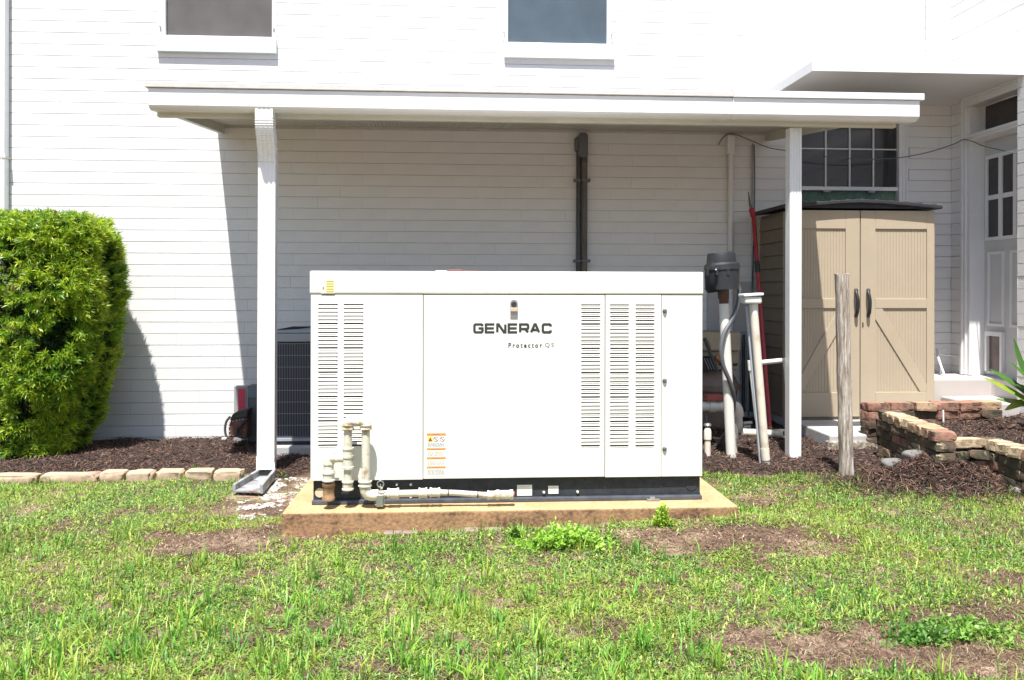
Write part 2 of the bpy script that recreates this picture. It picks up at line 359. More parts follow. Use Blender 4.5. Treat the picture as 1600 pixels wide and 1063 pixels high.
browns = [(.075,.034,.021),(.12,.058,.036),(.036,.019,.014),(.17,.092,.06),(.04,.021,.016),(.20,.13,.095),(.02,.013,.011)]
chips(52000, bed_sample, 'mulch_chips', 'shredded brown bark mulch covering the beds along the wall', cols=browns)

# ------------------------------------------------------------------ house: brick walls, windows, door
house = empty('house', (0, YW+.3, 0), 'white painted brick house wall with windows, side door and flat door canopy', 'house')
RX = 4.60                                   # return wall plane
PX0 = P(-330, 455, YW).x
w1 = (P(246,0,YW).x, P(432,0,YW).x, P(300,62,YW).z); w2 = (P(787,0,YW).x, P(955,0,YW).x, P(870,70,YW).z)
w3x0, w3x1 = P(1240,0,YW).x, P(1417,0,YW).x; w3z0 = P(1330,330,YW).z-.12; w3z1 = P(1330,168,YW).z
ZT = 4.6
holes = [(w1[0], w1[1], w1[2]-.005, ZT+1), (w2[0], w2[1], w2[2]-.005, ZT+1), (w3x0, w3x1, w3z0, w3z1)]
def cut_mesh_wall(x0, x1, z0, z1, hs):
    xs = sorted({x0, x1, *[h[0] for h in hs], *[h[1] for h in hs]}); zs = sorted({z0, z1, *[min(max(h[2], z0), z1) for h in hs], *[min(max(h[3], z0), z1) for h in hs]})
    b = MB()
    for i in range(len(xs)-1):
        for j in range(len(zs)-1):
            cx, cz = (xs[i]+xs[i+1])/2, (zs[j]+zs[j+1])/2
            if any(h[0] < cx < h[1] and h[2] < cz < h[3] for h in hs): continue
            b.box(xs[i], xs[i+1], YW+.009, YW+.25, zs[j], zs[j+1])
    return b
wall = cut_mesh_wall(PX0, RX+.01, -.5, ZT, holes).build('wall', M['joint'], house)
CH, BL, GZ, GX = .1016, .4064, .0052, .0010
bricks = []     # (x0,x1,z0,z1)
row = 0; z = .006-5*CH
while z < ZT-CH:
    off = (BL/2 if row % 2 else 0)+random.uniform(-.02, .02); x = PX0-off
    while x < RX:
        a, b_ = max(x, PX0), min(x+BL, RX-.0)
        segs = [(a, b_)]
        for h in holes:
            if z+CH*.5 > h[2] and z+CH*.5 < h[3]:
                ns = []
                for s0, s1 in segs:
                    if s1 <= h[0] or s0 >= h[1]: ns.append((s0, s1)); continue
                    if s0 < h[0]: ns.append((s0, h[0]))
                    if s1 > h[1]: ns.append((h[1], s1))
                segs = ns
        for s0, s1 in segs:
            if s1-s0 > .03: bricks.append((s0, s1, z, z+CH, abs(s1-s0-BL) < 1e-4))
        x += BL
    z += CH; row += 1
bm_ = MB().box(GX/2, BL-GX/2, 0, .02, GZ/2, CH-GZ/2); brick_me = [None]*4
for k in range(4):
    b = MB(); j = lambda: random.uniform(-.0009, .0009)
    b.add([(GX/2,j(),GZ/2+j()),(BL-GX/2,j(),GZ/2+j()),(BL-GX/2,.02,GZ/2),(GX/2,.02,GZ/2),(GX/2,j(),CH-GZ/2+j()),(BL-GX/2,j(),CH-GZ/2+j()),(BL-GX/2,.02,CH-GZ/2),(GX/2,.02,CH-GZ/2)],
          [(0,3,2,1),(4,5,6,7),(0,1,5,4),(1,2,6,5),(2,3,7,6),(3,0,4,7)]); brick_me[k] = b.mesh('brick', M['brickpaint'])
def vis_rank(b):
    x, z = (b[0]+b[1])/2, (b[2]+b[3])/2
    if not b[4]: return 99
    a = x*cs-YW*sn; d = x*sn+YW*cs; px = 800+F*a/d; py = HOR-F*(z-ZC)/d
    if px < 60 or px > 1470 or py < 5 or py > 690: return 99
    if px < 195 and py > 330: return 99
    if 470 < px < 1110 and py > 425: return 99
    if 235 < px < 1440 and 125 < py < 200: return 99
    if 1185 < px < 1470 and py > 300: return 99
    return math.dist((x, YW, z), (0, 0, ZC))
order = sorted(range(len(bricks)), key=lambda i: vis_rank(bricks[i]))
pick = {i for i in order[:262] if vis_rank(bricks[i]) < 90}
rest = MB()
for i, (x0, x1, z0, z1, full) in enumerate(bricks):
    jy = random.uniform(-.0006, .0006)
    if i in pick: link('brick', random.choice(brick_me), wall, (x0, YW+jy, z0))
    else: rest.box(x0+GX/2, x1-GX/2, YW+jy, YW+.02, z0+GZ/2, z1-GZ/2)
rest.build('bricks', M['brickpaint'], wall)['kind'] = 'stuff'
# return wall, running towards the camera, with the door opening
DY0, DY1, DZ0, DZ1 = 6.45, 7.24, .45, 2.99
side = MB().box(RX+.009, RX+.35, DY1, YW, -.5, ZT).box(RX+.009, RX+.35, DY0, DY1, DZ1, ZT).box(RX-.076, RX+.35, 3.2, DY0, -.5, DZ1-.1).box(RX+.009, RX+.35, 3.2, DY0, DZ1-.1, ZT).box(RX+.009, RX+.35, DY0, DY1, -.5, DZ0).build('side_wall', M['joint'], house)
srest = MB(); z = .006-5*CH; row = 0; nside = 0
while z < ZT-CH:
    zc = z+CH/2; y = YW-(BL/2 if row % 2 else 0)*.9
    ys = [YW]; q = y
    while q > 3.2:
        if q < YW: ys.append(q)
        q -= BL
    ys.append(3.2)
    for a, b_ in zip(ys[:-1], ys[1:]):
        segs = [(b_, a)]
        if zc < DZ1:
            out = []
            for s0, s1 in segs:
                if s1 > DY1: out.append((max(s0, DY1), s1, RX))
                if s0 < DY0: out.append((s0, min(s1, DY0), RX-.085))
        else: out = [(s0, s1, RX) for s0, s1 in segs]
        for s0, s1, xx in out:
            if s1-s0 < .01: continue
            bb = MB().box(xx+random.uniform(-.0015,.0015), xx+.02, s0+GX/2, s1-GX/2, z+GZ/2, z+CH-GZ/2)
            if nside < 38 and ((xx == RX and s0 > 5.9 and z > 3.0) or (zc < DZ1 and s0 >= DY1 and zc > .5)): bb.build('brick', M['brickpaint'], side); nside += 1
            else: srest.add(bb.v, bb.f)
    if zc < DZ1:      # end face of the near pier shows its courses
        srest.box(RX-.085, RX+.30, DY0-.002, DY0+.006, z+GZ/2, z+CH-GZ/2)
    z += CH; row += 1
srest.build('bricks', M['brickpaint'], side)['kind'] = 'stuff'
# fill behind
MB().box(PX0, RX+.3, YW+.25, YW+.3, -.5, ZT).build('backing', M['dark'], house)

def hung_window(x0, x1, zs, gx0, gx1, gz0, scr, name_sill_mat, ztop=ZT):
    wn = MB().box(x0, gx0-.012, YW-.015, YW+.06, zs, ztop).box(gx1+.012, x1, YW-.015, YW+.06, zs, ztop).build('window', M['trim'], house, bevel=.004)
    MB().box(gx0-.024, gx0, YW-.022, YW+.02, zs, ztop).box(gx1, gx1+.024, YW-.022, YW+.02, zs, ztop).box(gx0, gx1, YW-.022, YW+.02, zs, gz0).build('frame', M['alu'], wn, bevel=.002)
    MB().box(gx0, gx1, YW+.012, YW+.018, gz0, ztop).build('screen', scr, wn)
    return wn
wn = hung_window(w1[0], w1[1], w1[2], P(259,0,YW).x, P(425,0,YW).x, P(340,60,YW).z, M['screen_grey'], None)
MB().box(w1[0]-.0, w1[1]+.004, YW-.042, YW+.05, P(340,85,YW).z, w1[2]-.001).build('sill', M['trim_blue'], wn, bevel=.005)
wn2 = hung_window(w2[0], w2[1], w2[2]+.0, P(793,0,YW).x, P(947,0,YW).x, P(870,71,YW).z, M['screen_blue'], None)
MB().box(w2[0], w2[1]+.02, YW-.036, YW+.05, P(870,93,YW).z, w2[2]-.001).build('sill', M['brickpaint'], wn2, bevel=.004)
for wnx, xs_, zz in ((wn, (P(251,0,YW).x, P(428,0,YW).x), P(250,44,YW).z), (wn2, (P(786.5,0,YW).x, P(954.5,0,YW).x), P(860,54,YW).z)):
    for xx in xs_: MB().tube([(xx, YW-.02, zz), (xx, YW-.03, zz)], .009, 8).build('screw', M['boxpale'], wnx)
# lower window with muntins
X = lambda px: P(px, 0, YW).x
Z = lambda py, px=1330: P(px, py, YW).z
wn3 = MB().box(X(1403), w3x1, YW-.02, YW+.06, w3z0, w3z1).box(w3x0, X(1252)-.02, YW-.02, YW+.06, w3z0, w3z1).box(X(1252)-.02, X(1403), YW-.02, YW+.06, w3z1-.05, w3z1).build('window', M['trim'], house, bevel=.004)
MB().box(X(1408), X(1410), YW-.028, YW-.019, w3z0, w3z1).box(X(1413), X(1416), YW-.03, YW-.019, w3z0, w3z1).build('moulding', M['trim'], wn3)
MB().box(X(1252)-.02, X(1403), YW+.0, YW+.03, Z(297), Z(291)).build('sash_rail', M['alu'], wn3, bevel=.003)
mxs = [1252, 1290.5, 1328, 1365, 1402]; mzs = [293, 232, 171]
for i in range(4):
    for j in range(2):
        MB().box(X(mxs[i])+.002, X(mxs[i+1])-.002, YW+.022, YW+.027, Z(mzs[j]), Z(mzs[j+1])).build('pane', M['glass'], wn3)
for i in (1, 2, 3): MB().box(X(mxs[i])-.0055, X(mxs[i])+.0055, YW+.004, YW+.021, Z(291), w3z1-.05).build('muntin', M['trim'], wn3)
MB().box(X(1252), X(1402), YW+.006, YW+.020, Z(232)-.005, Z(232)+.005).build('muntin', M['trim'], wn3)
cv = MB(); n_ = 60
for i in range(n_):
    xa, xb = X(1245)+(X(1402)-X(1245))*i/n_, X(1245)+(X(1402)-X(1245))*(i+1)/n_
    ya, yb = YW+.05+.006*math.sin(i*.9), YW+.05+.006*math.sin((i+1)*.9)
    cv.add([(xa,ya,w3z0),(xb,yb,w3z0),(xb,yb,Z(297)),(xa,ya,Z(297))], [(0,1,2,3)])
cv.build('curtain', M['floral'], wn3)
for px in (1292, 1362): MB().box(X(px-5), X(px+5), YW-.004, YW+.02, Z(300), Z(297.3)).build('sash_lift', M['boxpale'], wn3)
MB().box(X(1245), X(1403), YW-.03, YW+.1, w3z0-.05, w3z0).build('sill', M['trim'], wn3)

# door, transom and casing on the return wall
DX = RX+.12
door = MB().box(DX, DX+.04, DY0-.2, DY1-.0, DZ0+.02, 2.55).build('door', M['door'], house)
yz = lambda px, py, xx=DX: (PX(px, py, xx).y, PX(px, py, xx).z)
lz = [PX(1545, q, DX).z for q in (248, 305, 312, 370)]
ly = [PX(q, 300, DX).y for q in (1545, 1562, 1568, 1585, 1591)]; ly.append(ly[4]-(ly[2]-ly[3]))
for za, zb in ((lz[0], lz[1]), (lz[2], lz[3])):
    for ya, yb in ((ly[0], ly[1]), (ly[2], ly[3]), (ly[4], ly[5])):
        MB().box(DX-.004, DX-.001, yb, ya, zb, za).build('pane', M['doorglass'], door)
mb = MB()
for ya, yb in ((ly[1], ly[2]), (ly[3], ly[4])): mb.box(DX-.016, DX-.0045, yb+.002, ya-.002, lz[3], lz[0])
for ya, yb in ((ly[0], ly[1]), (ly[2], ly[3]), (ly[4], ly[5])): mb.box(DX-.014, DX-.0045, yb, ya, lz[2], lz[1])
mb.box(DX-.016, DX-.001, ly[0], ly[0]+.03, lz[3]-.03, lz[0]+.03).box(DX-.016, DX-.001, ly[5], ly[0], lz[0], lz[0]+.03).box(DX-.016, DX-.001, ly[5], ly[0], lz[3]-.03, lz[3])
mb.build('muntin', M['trim'], door)
pz1, pz0 = PX(1545, 393, DX).z, PX(1545, 508, DX).z
for pa, pb in ((1545, 1570), (1580, 1606)):
    ya, yb = PX(pa, 400, DX).y, PX(pb, 400, DX).y
    MB().box(DX-.014, DX-.001, ya-.022, ya, pz0, pz1).box(DX-.014, DX-.001, yb, yb+.022, pz0, pz1).box(DX-.014, DX-.001, yb+.022, ya-.022, pz1-.022, pz1).box(DX-.014, DX-.001, yb+.022, ya-.022, pz0, pz0+.022).build('door_panel', M['trim'], door)
ya, yb = PX(1544, 550, DX).y, PX(1571, 550, DX).y; za, zb = PX(1545, 516, DX).z, PX(1545, 578, DX).z
pet = MB().box(DX-.035, DX-.001, ya-.03, ya, zb, za).box(DX-.035, DX-.001, yb, yb+.03, zb, za).box(DX-.035, DX-.001, yb+.03, ya-.03, za-.04, za).build('pet_door', M['trim'], door, bevel=.003)
MB().box(DX-.008, DX-.002, yb+.03, ya-.03, zb, za-.04).build('flap', mat('smoky_vinyl_flap', (.16,.11,.095), .3, var=.4, vscale=9), pet)
# frame
fr = MB().box(RX-.02, RX+.12, DY1-.055, DY1-.012, DZ0, DZ1-.12).box(RX-.02, DX+.03, DY0-.0+.004, DY0+.02, DZ0, DZ1-.12).build('door_frame', M['trim'], house, bevel=.003)
MB().box(RX-.035, RX+.0, DY1-.012, DY1+.05, DZ0, DZ1-.02).box(RX-.05, RX-.036, DY1+.015, DY1+.045, DZ0, DZ1-.02).build('casing', M['trim'], fr, bevel=.004)
MB().box(RX-.035, RX+.10, DY0+.02, DY1-.012, DZ1-.12, DZ1-.02).box(RX-.055, RX-.036, DY0+.02, DY1-.012, DZ1-.06, DZ1-.035).build('head_casing', M['trim'], fr, bevel=.004)
tz = PX(1545, 209, DX).z
MB().box(RX-.05, DX+.03, DY0+.02, DY1-.055, 2.552, tz).box(RX-.065, RX-.051, DY0+.02, DY1-.055, 2.575, tz-.015).build('transom_bar', M['trim'], fr, bevel=.004)
MB().box(DX+.005, DX+.012, DY0, DY1-.055, tz, DZ1-.12).build('transom_pane', M['doorglass'], fr)
# stoop
MB().box(4.02, 6, 6.92, YW-.002, -.3, .445).build('stoop', M['stoop'], house, bevel=.012)
MB().box(4.15, 6, 6.42, 6.918, -.3, .30).build('step', M['stoop'], house, bevel=.012)
# flat canopy over the door
cz = 2.945; cf = PZ(1270, 110, cz)
cl = P(1270, 110, cf.y)
cnp = MB().box(cl.x, RX+3, cf.y, YW-.001, cz+.004, cz+.07).build('door_canopy', M['trim'], house, bevel=.004)
MB().box(cl.x+.002, RX+3, cf.y+.002, YW-.002, cz-.002, cz+.003).build('soffit', mat('canopy_soffit', (.74,.73,.71), .7, var=.08, vscale=2), cnp)
MB().box(cl.x-.012, RX+3, cf.y-.012, cf.y-.001, cz-.004, cz+.078).box(cl.x-.012, cl.x-.001, cf.y-.001, YW-.001, cz-.004, cz+.078).build('fascia', M['alu'], cnp, bevel=.002)
# downspouts on the house
def downspout(name, parent, x, y, wd, dp, z0, z1, m):
    b = MB().box(x-wd/2, x+wd/2, y-dp, y, z0, z1)
    for k in (-.25, .25): b.box(x+k*wd-.006, x+k*wd+.006, y-dp-.004, y-dp-.0005, z0, z1)
    return b.build(name, m, parent, bevel=.006)
d1 = downspout('downspout', house, X(1453), YW-.012, X(1462)-X(1444)-.005, .06, cz+.08, ZT, M['trim_blue'])
d2 = downspout('downspout', house, X(7), YW-.012, .085, .075, -.1, ZT, M['alu'])
MB().box(X(7)-.06, X(7)+.055, YW-.092, YW-.001, P(7,251,YW).z, P(7,248,YW).z).build('strap', M['alu_grey'], d2)
# railing bracket by the stoop
rb = empty('bracket', P(1466, 600, 7.3), 'small white angled metal bracket on the wall beside the tan shed', 'bracket')
MB().tube([P(1464,545,7.42), P(1467,560,7.3), P(1475,583,7.2)], .010, 8, smooth_path=True).build('arm', M['trim'], rb, smooth=True)
MB().tube([P(1464,552,7.4), P(1500,556,7.4)], .006, 8).build('rod', M['trim'], rb, smooth=True)
MB().tube([P(1469,566,7.3), P(1469,625,7.3)], .010, 8).build('leg', M['greypipe'], rb, smooth=True)

# ------------------------------------------------------------------ patio cover
cov = empty('patio_cover', (0, 6.5, 0), 'white aluminium patio cover with gutter and ribbed soffit, attached to the brick wall', 'patio cover')
YB = 5.66
fl = P(250, 171, YB); frr = P(1359, 195, YB); wl = P(347, 210, YW); wr = P(1198, 221, YW)
zf, zw = 2.40, 2.59                                   # underside of the side beams, front and back
sf_, sw_ = zf+.065, zw+.075                           # soffit heights
# ribbed soffit
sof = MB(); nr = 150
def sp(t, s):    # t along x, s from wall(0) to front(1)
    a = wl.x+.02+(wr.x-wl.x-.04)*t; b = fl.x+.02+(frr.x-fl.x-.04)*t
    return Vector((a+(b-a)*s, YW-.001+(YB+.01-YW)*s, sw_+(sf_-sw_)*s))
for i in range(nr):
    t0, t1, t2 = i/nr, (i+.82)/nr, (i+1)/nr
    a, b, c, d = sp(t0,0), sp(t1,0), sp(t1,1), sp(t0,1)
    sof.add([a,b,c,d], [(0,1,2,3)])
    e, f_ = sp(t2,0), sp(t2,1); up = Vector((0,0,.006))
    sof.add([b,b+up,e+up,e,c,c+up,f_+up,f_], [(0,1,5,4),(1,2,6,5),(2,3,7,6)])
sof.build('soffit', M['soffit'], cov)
up = Vector((0,0,.05))
q = [sp(0,0),sp(1,0),sp(1,1),sp(0,1)]
MB().hexa([p+Vector((0,0,.012)) for p in q], [p+Vector((0,0,.075)) for p in q]).build('roof_deck', M['alu'], cov)
def sidebeam(a, b, zt):
    va = [Vector((a.x-.022,YW-.001,zw)),Vector((a.x+.022,YW-.001,zw)),Vector((a.x+.022,YW-.001,zw+.13)),Vector((a.x-.022,YW-.001,zw+.13))]
    vb = [Vector((b.x-.022,YB+.046,zf)),Vector((b.x+.022,YB+.046,zf)),Vector((b.x+.022,YB+.046,zf+.13)),Vector((b.x-.022,YB+.046,zf+.13))]
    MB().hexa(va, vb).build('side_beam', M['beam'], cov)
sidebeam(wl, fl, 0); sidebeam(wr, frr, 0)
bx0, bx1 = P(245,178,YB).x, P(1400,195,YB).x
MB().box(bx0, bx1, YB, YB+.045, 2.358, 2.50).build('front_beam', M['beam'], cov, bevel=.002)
MB().box(wl.x+.022, wr.x-.022, YW-.012, YW-.0015, sw_-.012, sw_-.001).build('wall_channel', M['alu_grey'], cov)
YG = 5.52
def gut(x0, x1, dy, nm):
    pr = [(YB-.001,2.515),(YB-.001,2.385),(YG+.045+dy,2.378),(YG+.012+dy,2.392),(YG+dy,2.405),(YG+dy,2.515)]
    MB().prismx(pr, x0, x1).build('gutter', nm, cov, bevel=.002)
gxl, gxm, gxr = P(231,150,YG).x, P(1144,170,YG).x, P(1436,175,YG).x
gut(gxl, gxm, 0, M['alu']); gut(gxm+.001, gxr, -.004, M['alu'])
MB().box(P(226,135,YG).x, gxm+.003, YG-.014, YB+.03, 2.5185, 2.553).build('drip_edge', M['alu_grey'], cov, bevel=.003)
MB().box(gxm+.004, P(1442,150,YG).x, YG-.018, YB+.03, 2.517, 2.562).build('drip_edge', M['alu'], cov, bevel=.003)
MB().hexa([Vector((P(232,0,YB).x, YB+.031, 2.50)), Vector((frr.x+.03, YB+.031, 2.50)), Vector((wr.x+.03, YW-.002, 2.69)), Vector((wl.x-.05, YW-.002, 2.69))],
          [Vector((P(232,0,YB).x, YB+.031, 2.552)), Vector((frr.x+.03, YB+.031, 2.552)), Vector((wr.x+.03, YW-.002, 2.745)), Vector((wl.x-.05, YW-.002, 2.745))]).build('roof_panel', mat('weathered_roof', (.17,.165,.155), .8, var=.3), cov)
def post(px0, px1, yb, name='post'):
    x0, x1 = P(px0,0,yb).x, P(px1,0,yb).x; zb = float(g(x0, yb))-.1
    b = MB().box(x0, x1, yb, yb+.083, zb, 2.405 if yb > 5.75 else 2.36); wd = x1-x0
    for k in (.18, .42, .66, .86): b.box(x0+k*wd-.006, x0+k*wd+.006, yb-.004, yb-.0005, zb, 2.357)
    return b.build(name, M['alu'], cov, bevel=.003)
post(1234, 1252.5, 5.72); post(407, 426, 5.88)
MB().tube([P(1238.5,190,5.70), P(1238.5,190,5.70)+Vector((0,.02,0))], .006, 8).build('screw', M['dark'], cov)
# downspout with crimped elbows
def sweep_rect(path, wd, dp, m, name, parent):
    b = MB(); prof = []
    for k in range(9): prof.append((-wd/2+wd*k/8, -dp/2+(.004 if k in (2,4,6) else 0)))
    prof += [(wd/2, dp/2), (-wd/2, dp/2)]
    n = len(prof); rings = []
    for i, (p, tang, sc) in enumerate(path):
        up_ = Vector((1,0,0)); nrm = up_.cross(tang).normalized()      # front normal
        if nrm.y > 0: nrm = -nrm
        rings.append([p+Vector((1,0,0))*u*sc-nrm*v*sc for u, v in prof])
    for r_ in rings: b.v += [tuple(v) for v in r_]
    for i in range(len(rings)-1):
        for k in range(n): b.f.append((i*n+k, i*n+(k+1) % n, (i+1)*n+(k+1) % n, (i+1)*n+k)); b.m.append(0)
    o = b.build(name, m, parent)
    s = o.modifiers.new('wall', 'SOLIDIFY'); s.thickness = .002; return o
def mkpath():
    pts = [P(414,171,5.565), P(414,186,5.562), P(414.5,200,5.575), P(416,216,5.61), P(417.5,232,5.66), P(418.3,250,5.70), P(418.5,268,5.712), P(418,500,5.712), P(417.5,700,5.712), P(417,716,5.705), P(416.5,728,5.68), P(416,737,5.63), P(415.5,742,5.59)]
    sp_ = spline(pts, 9); out = []
    for i, p in enumerate(sp_):
        t = (sp_[min(i+1,len(sp_)-1)]-sp_[max(i-1,0)]).normalized()
        cr = (9 < i < 54) or (i > 80)
        out.append((p, t, (1.05 if i % 2 else .965) if cr else 1))
    return out
sweep_rect(mkpath(), .112, .075, M['alu'], 'downspout', cov)
ex = P(418,262,5.7)
MB().tube([ex, ex+Vector((0,.02,0))], .005, 8).build('rivet', M['steel'], cov)
pan = tag(MB().box(P(1103,0,6.2).x, P(1188,0,6.2).x, 6.0, 6.3, 2.66, 2.672).build('metal_sheet', M['alu_grey']), 'thin flat metal sheet lying on top of the patio cover roof', 'sheet')

# ------------------------------------------------------------------ generator on its slab
YG0 = 4.23
gX = lambda px: P(px, 0, YG0).x
gZ = lambda py, px=795: P(px, py, YG0).z
slab_x0, slab_x1 = P(440,797,4.09).x, P(1155,795,4.09).x
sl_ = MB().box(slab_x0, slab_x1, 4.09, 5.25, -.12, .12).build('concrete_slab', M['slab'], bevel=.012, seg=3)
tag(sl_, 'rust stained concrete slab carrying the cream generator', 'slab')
x0, x1 = gX(485), gX(1098); zb, zt = .12, 1.30; zbod = gZ(748); zlid = gZ(461)
lip = MB()
for k in range(16):
    xx = P(600+k*26,0,4.06).x+random.uniform(-.02,.02)
    if random.random() < .3: continue
    lip.box(xx, xx+random.uniform(.04,.12), 4.045-random.uniform(0,.03), 4.088, -.05, .012+float(g(xx,4.05))+random.uniform(-.006,.004))
lip.build('footing', mat('pale_spilled_concrete', (.27,.21,.165), .9, var=.3, vscale=20, bump=1, dirt_or_glint=(.2,.12,.08), dscale=14), sl_, bevel=.006)
gen = empty('generator', ((x0+x1)/2, YG0+.4, .12), 'large cream standby generator cabinet with louvres on a dark base', 'generator')
D_ = .86
YBs = YG0+.026
bs = MB().box(x0+.012, x1-.006, YBs, YG0+D_-.02, .142, zbod).build('base_frame', M['base'], gen)
MB().box(x0+.008, x1-.002, YBs-.03, YG0+D_-.01, .1215, .141).build('flange', mat('base_flange', (.085,.095,.115), .4, var=.3, vscale=20), bs, bevel=.003)
MB().box(x0+.002, x1-.002, YG0+.012, YG0+D_-.005, zbod+.004, zlid).build('body', M['gen'], gen)
MB().box(x0-.004, x1+.004, YG0-.004, YG0+D_+.004, zlid+.004, zt).build('lid', M['gen'], gen, bevel=.008, seg=3)
MB().box(x0+.004, x1-.003, YG0+.006, YG0+.0118, zbod+.001, zlid+.003).build('seam', M['seam'], gen)
xa, xb_, xc = gX(661.5), gX(945.5), gX(1033.5)
pan1 = MB().box(x0+.002, xa-.0018, YG0, YG0+.0058, zbod, zlid-.0005).build('panel', M['gen'], gen, bevel=.002)
dor = MB().box(xa+.0018, xb_-.002, YG0-.003, YG0+.0058, zbod+.004, zlid-.002).build('door', M['gen'], gen, bevel=.002)
pan2 = MB().box(xb_+.002, xc-.0014, YG0-.001, YG0+.0058, zbod, zlid-.0005).build('panel', M['gen'], gen, bevel=.002)
pan3 = MB().box(xc+.0014, x1-.001, YG0, YG0+.0058, zbod, zlid-.002).build('panel', M['gen'], gen, bevel=.002)
# louvres: a pressed hood over a dark slot
wv = gX(528)-gX(497)
def louver_mesh(hh):
    b = MB(); h = wv/2; z1, z2 = 0, hh
    b.mi = 1; b.add([(-h,-.0006,z2),(h,-.0006,z2),(h*.9,-.0006,z1),(-h*.9,-.0006,z1)], [(0,3,2,1)])
    b.mi = 0; b.add([(-h-.002,-.0005,z2+.0025),(h+.002,-.0005,z2+.0025),(h,-.0028,z2),(-h,-.0028,z2),(-h,-.0005,z2),(h,-.0005,z2)], [(0,3,2,1),(3,4,5,2),(0,4,3),(1,2,5)])
    b.add([(-h*.9,-.0008,z1),(h*.9,-.0008,z1),(h*.86,-.0022,z1-.0022),(-h*.86,-.0022,z1-.0022),(-h*.8,-.0005,z1-.004),(h*.8,-.0005,z1-.004)], [(0,3,2,1),(3,4,5,2)])
    return b.mesh('louver', [M['gen'], M['slit']])
lm, lm2 = louver_mesh(.0085), louver_mesh(.0108)
for pxa, par, yy in ((497,pan1,YG0),(537,pan1,YG0),(908,dor,YG0-.003),(953,pan2,YG0-.001),(993,pan2,YG0-.001)):
    for gi in range(6):
        for k in range(6):
            py = 476.5+gi*38+k*6.05
            link('louver', lm2 if k == 5 else lm, par, (gX(pxa)+wv/2, yy, gZ(py, pxa)-.004))
# latches
la = empty('latch', (gX(803), YG0, gZ(478))); la.parent = dor; la.location = la.location
cx_, yy = gX(803), YG0-.003
bpy.data.objects.remove(la)
pl = MB(); poly = [(cx_-.019, gZ(496)), (cx_+.019, gZ(496))]+[(cx_+.019*math.cos(t), gZ(473)+.016*math.sin(t)) for t in np.linspace(0, math.pi, 8)]
pl.prism(poly, yy-.006, yy-.0005)
la = pl.build('latch', M['steel'], dor, bevel=.001)
MB().tube([(cx_, yy-.0065, gZ(475.5)), (cx_, yy-.016, gZ(475.5))], [.014, .012], 16).build('lock', M['dark'], la, smooth=True)
MB().box(cx_-.018, cx_+.018, yy-.015, yy-.0065, gZ(487), gZ(481)).build('flap', mat('pale_brass', (.62,.47,.34), .45, .2), la, bevel=.002)
for py in (486, 596, 704):
    MB().tube([(gX(1038.5), YG0-.0005, gZ(py)), (gX(1038.5), YG0-.006, gZ(py)), (gX(1038.5), YG0-.012, gZ(py))], [.0115,.0115,.006], 12).build('fastener', M['boxgrey'], pan3, smooth=True)
# lettering built from strokes in a wide square face
LT = {'G': [[(1,.78),(.96,.92),(.84,1),(.16,1),(.04,.92),(0,.78),(0,.22),(.04,.08),(.16,0),(.84,0),(.96,.08),(1,.22),(1,.5),(.5,.5)]],
      'E': [[(1.06,1),(0,1),(0,0),(1.06,0)],[(0,.5),(1,.5)]], 'N': [[(0,0),(0,1),(.16,1),(.84,0),(1,0),(1,1)]],
      'R': [[(0,0),(0,1),(.84,1),(.97,.93),(1,.8),(1,.6),(.96,.48),(.84,.42),(0,.42)],[(.6,.42),(1,0)]],
      'A': [[(0,0),(.43,1),(.57,1),(1,0)],[(.2,.3),(.8,.3)]],
      'C': [[(1,.74),(.96,.92),(.84,1),(.16,1),(.04,.92),(0,.78),(0,.22),(.04,.08),(.16,0),(.84,0),(.96,.08),(1,.26)]]}
def stroke(b, pts, th, y):
    y_ = y
    for i in range(len(pts)-1):
        p, q_ = Vector(pts[i]), Vector(pts[i+1]); d = (q_-p).normalized(); nn = Vector((-d.y, d.x))*th/2
        e0 = d*th*.38 if i > 0 else d*0; e1 = d*th*.38 if i < len(pts)-2 else d*0
        a = [p-e0+nn, p-e0-nn, q_+e1-nn, q_+e1+nn]; yk = y_-i*.00002
        b.add([(v.x, yk, v.y) for v in a], [(0,1,2,3)])
b = MB(); th = .0125; zt_, zb_ = gZ(505.2)-th/2, gZ(521.3)+th/2
lw = (gX(864)-gX(739.5))/7; pad_ = .0050
for i, ch in enumerate('GENERAC'):
    xs0 = gX(739.5)+i*lw+th/2+(0 if ch != 'A' else -.002); xs1 = xs0+lw-pad_-th
    for pl_ in LT[ch]: stroke(b, [(xs0+(xs1-xs0)*u, zb_+(zt_-zb_)*v) for u, v in pl_], th, YG0-.0036-.0001*i)
b.build('lettering', M['ink'], dor)
def text(body, px0, px1, py0, py1, m, parent, off=0, sp=1.0, y=None):
    c = bpy.data.curves.new('lettering', 'FONT'); c.body = body; c.size = 1; c.offset = off; c.space_character = sp; c.resolution_u = 3
    o = bpy.data.objects.new('lettering', c); SC.collection.objects.link(o); bpy.context.view_layer.update()
    me = bpy.data.meshes.new_from_object(o.evaluated_get(bpy.context.evaluated_depsgraph_get())); bpy.data.objects.remove(o)
    vs = np.array([v.co[:] for v in me.vertices]); mn_, mxx = vs.min(0), vs.max(0)
    sx_, sz_ = (gX(px1)-gX(px0))/(mxx[0]-mn_[0]), (gZ(py0)-gZ(py1))/(mxx[1]-mn_[1])
    for v in me.vertices:
        a, b2 = v.co.x, v.co.y; v.co = (gX(px0)+(a-mn_[0])*sx_, (y if y else YG0-.0038), gZ(py1)+(b2-mn_[1])*sz_)
    me.materials.clear(); me.materials.append(m); return link('lettering', me, parent)
text('Protector', 794.5, 847, 535.8, 543.8, M['ink'], dor, .03, 1.5)
text('QS', 851.5, 865.5, 536.0, 543.8, M['ink_light'], dor, .012, 1.4)
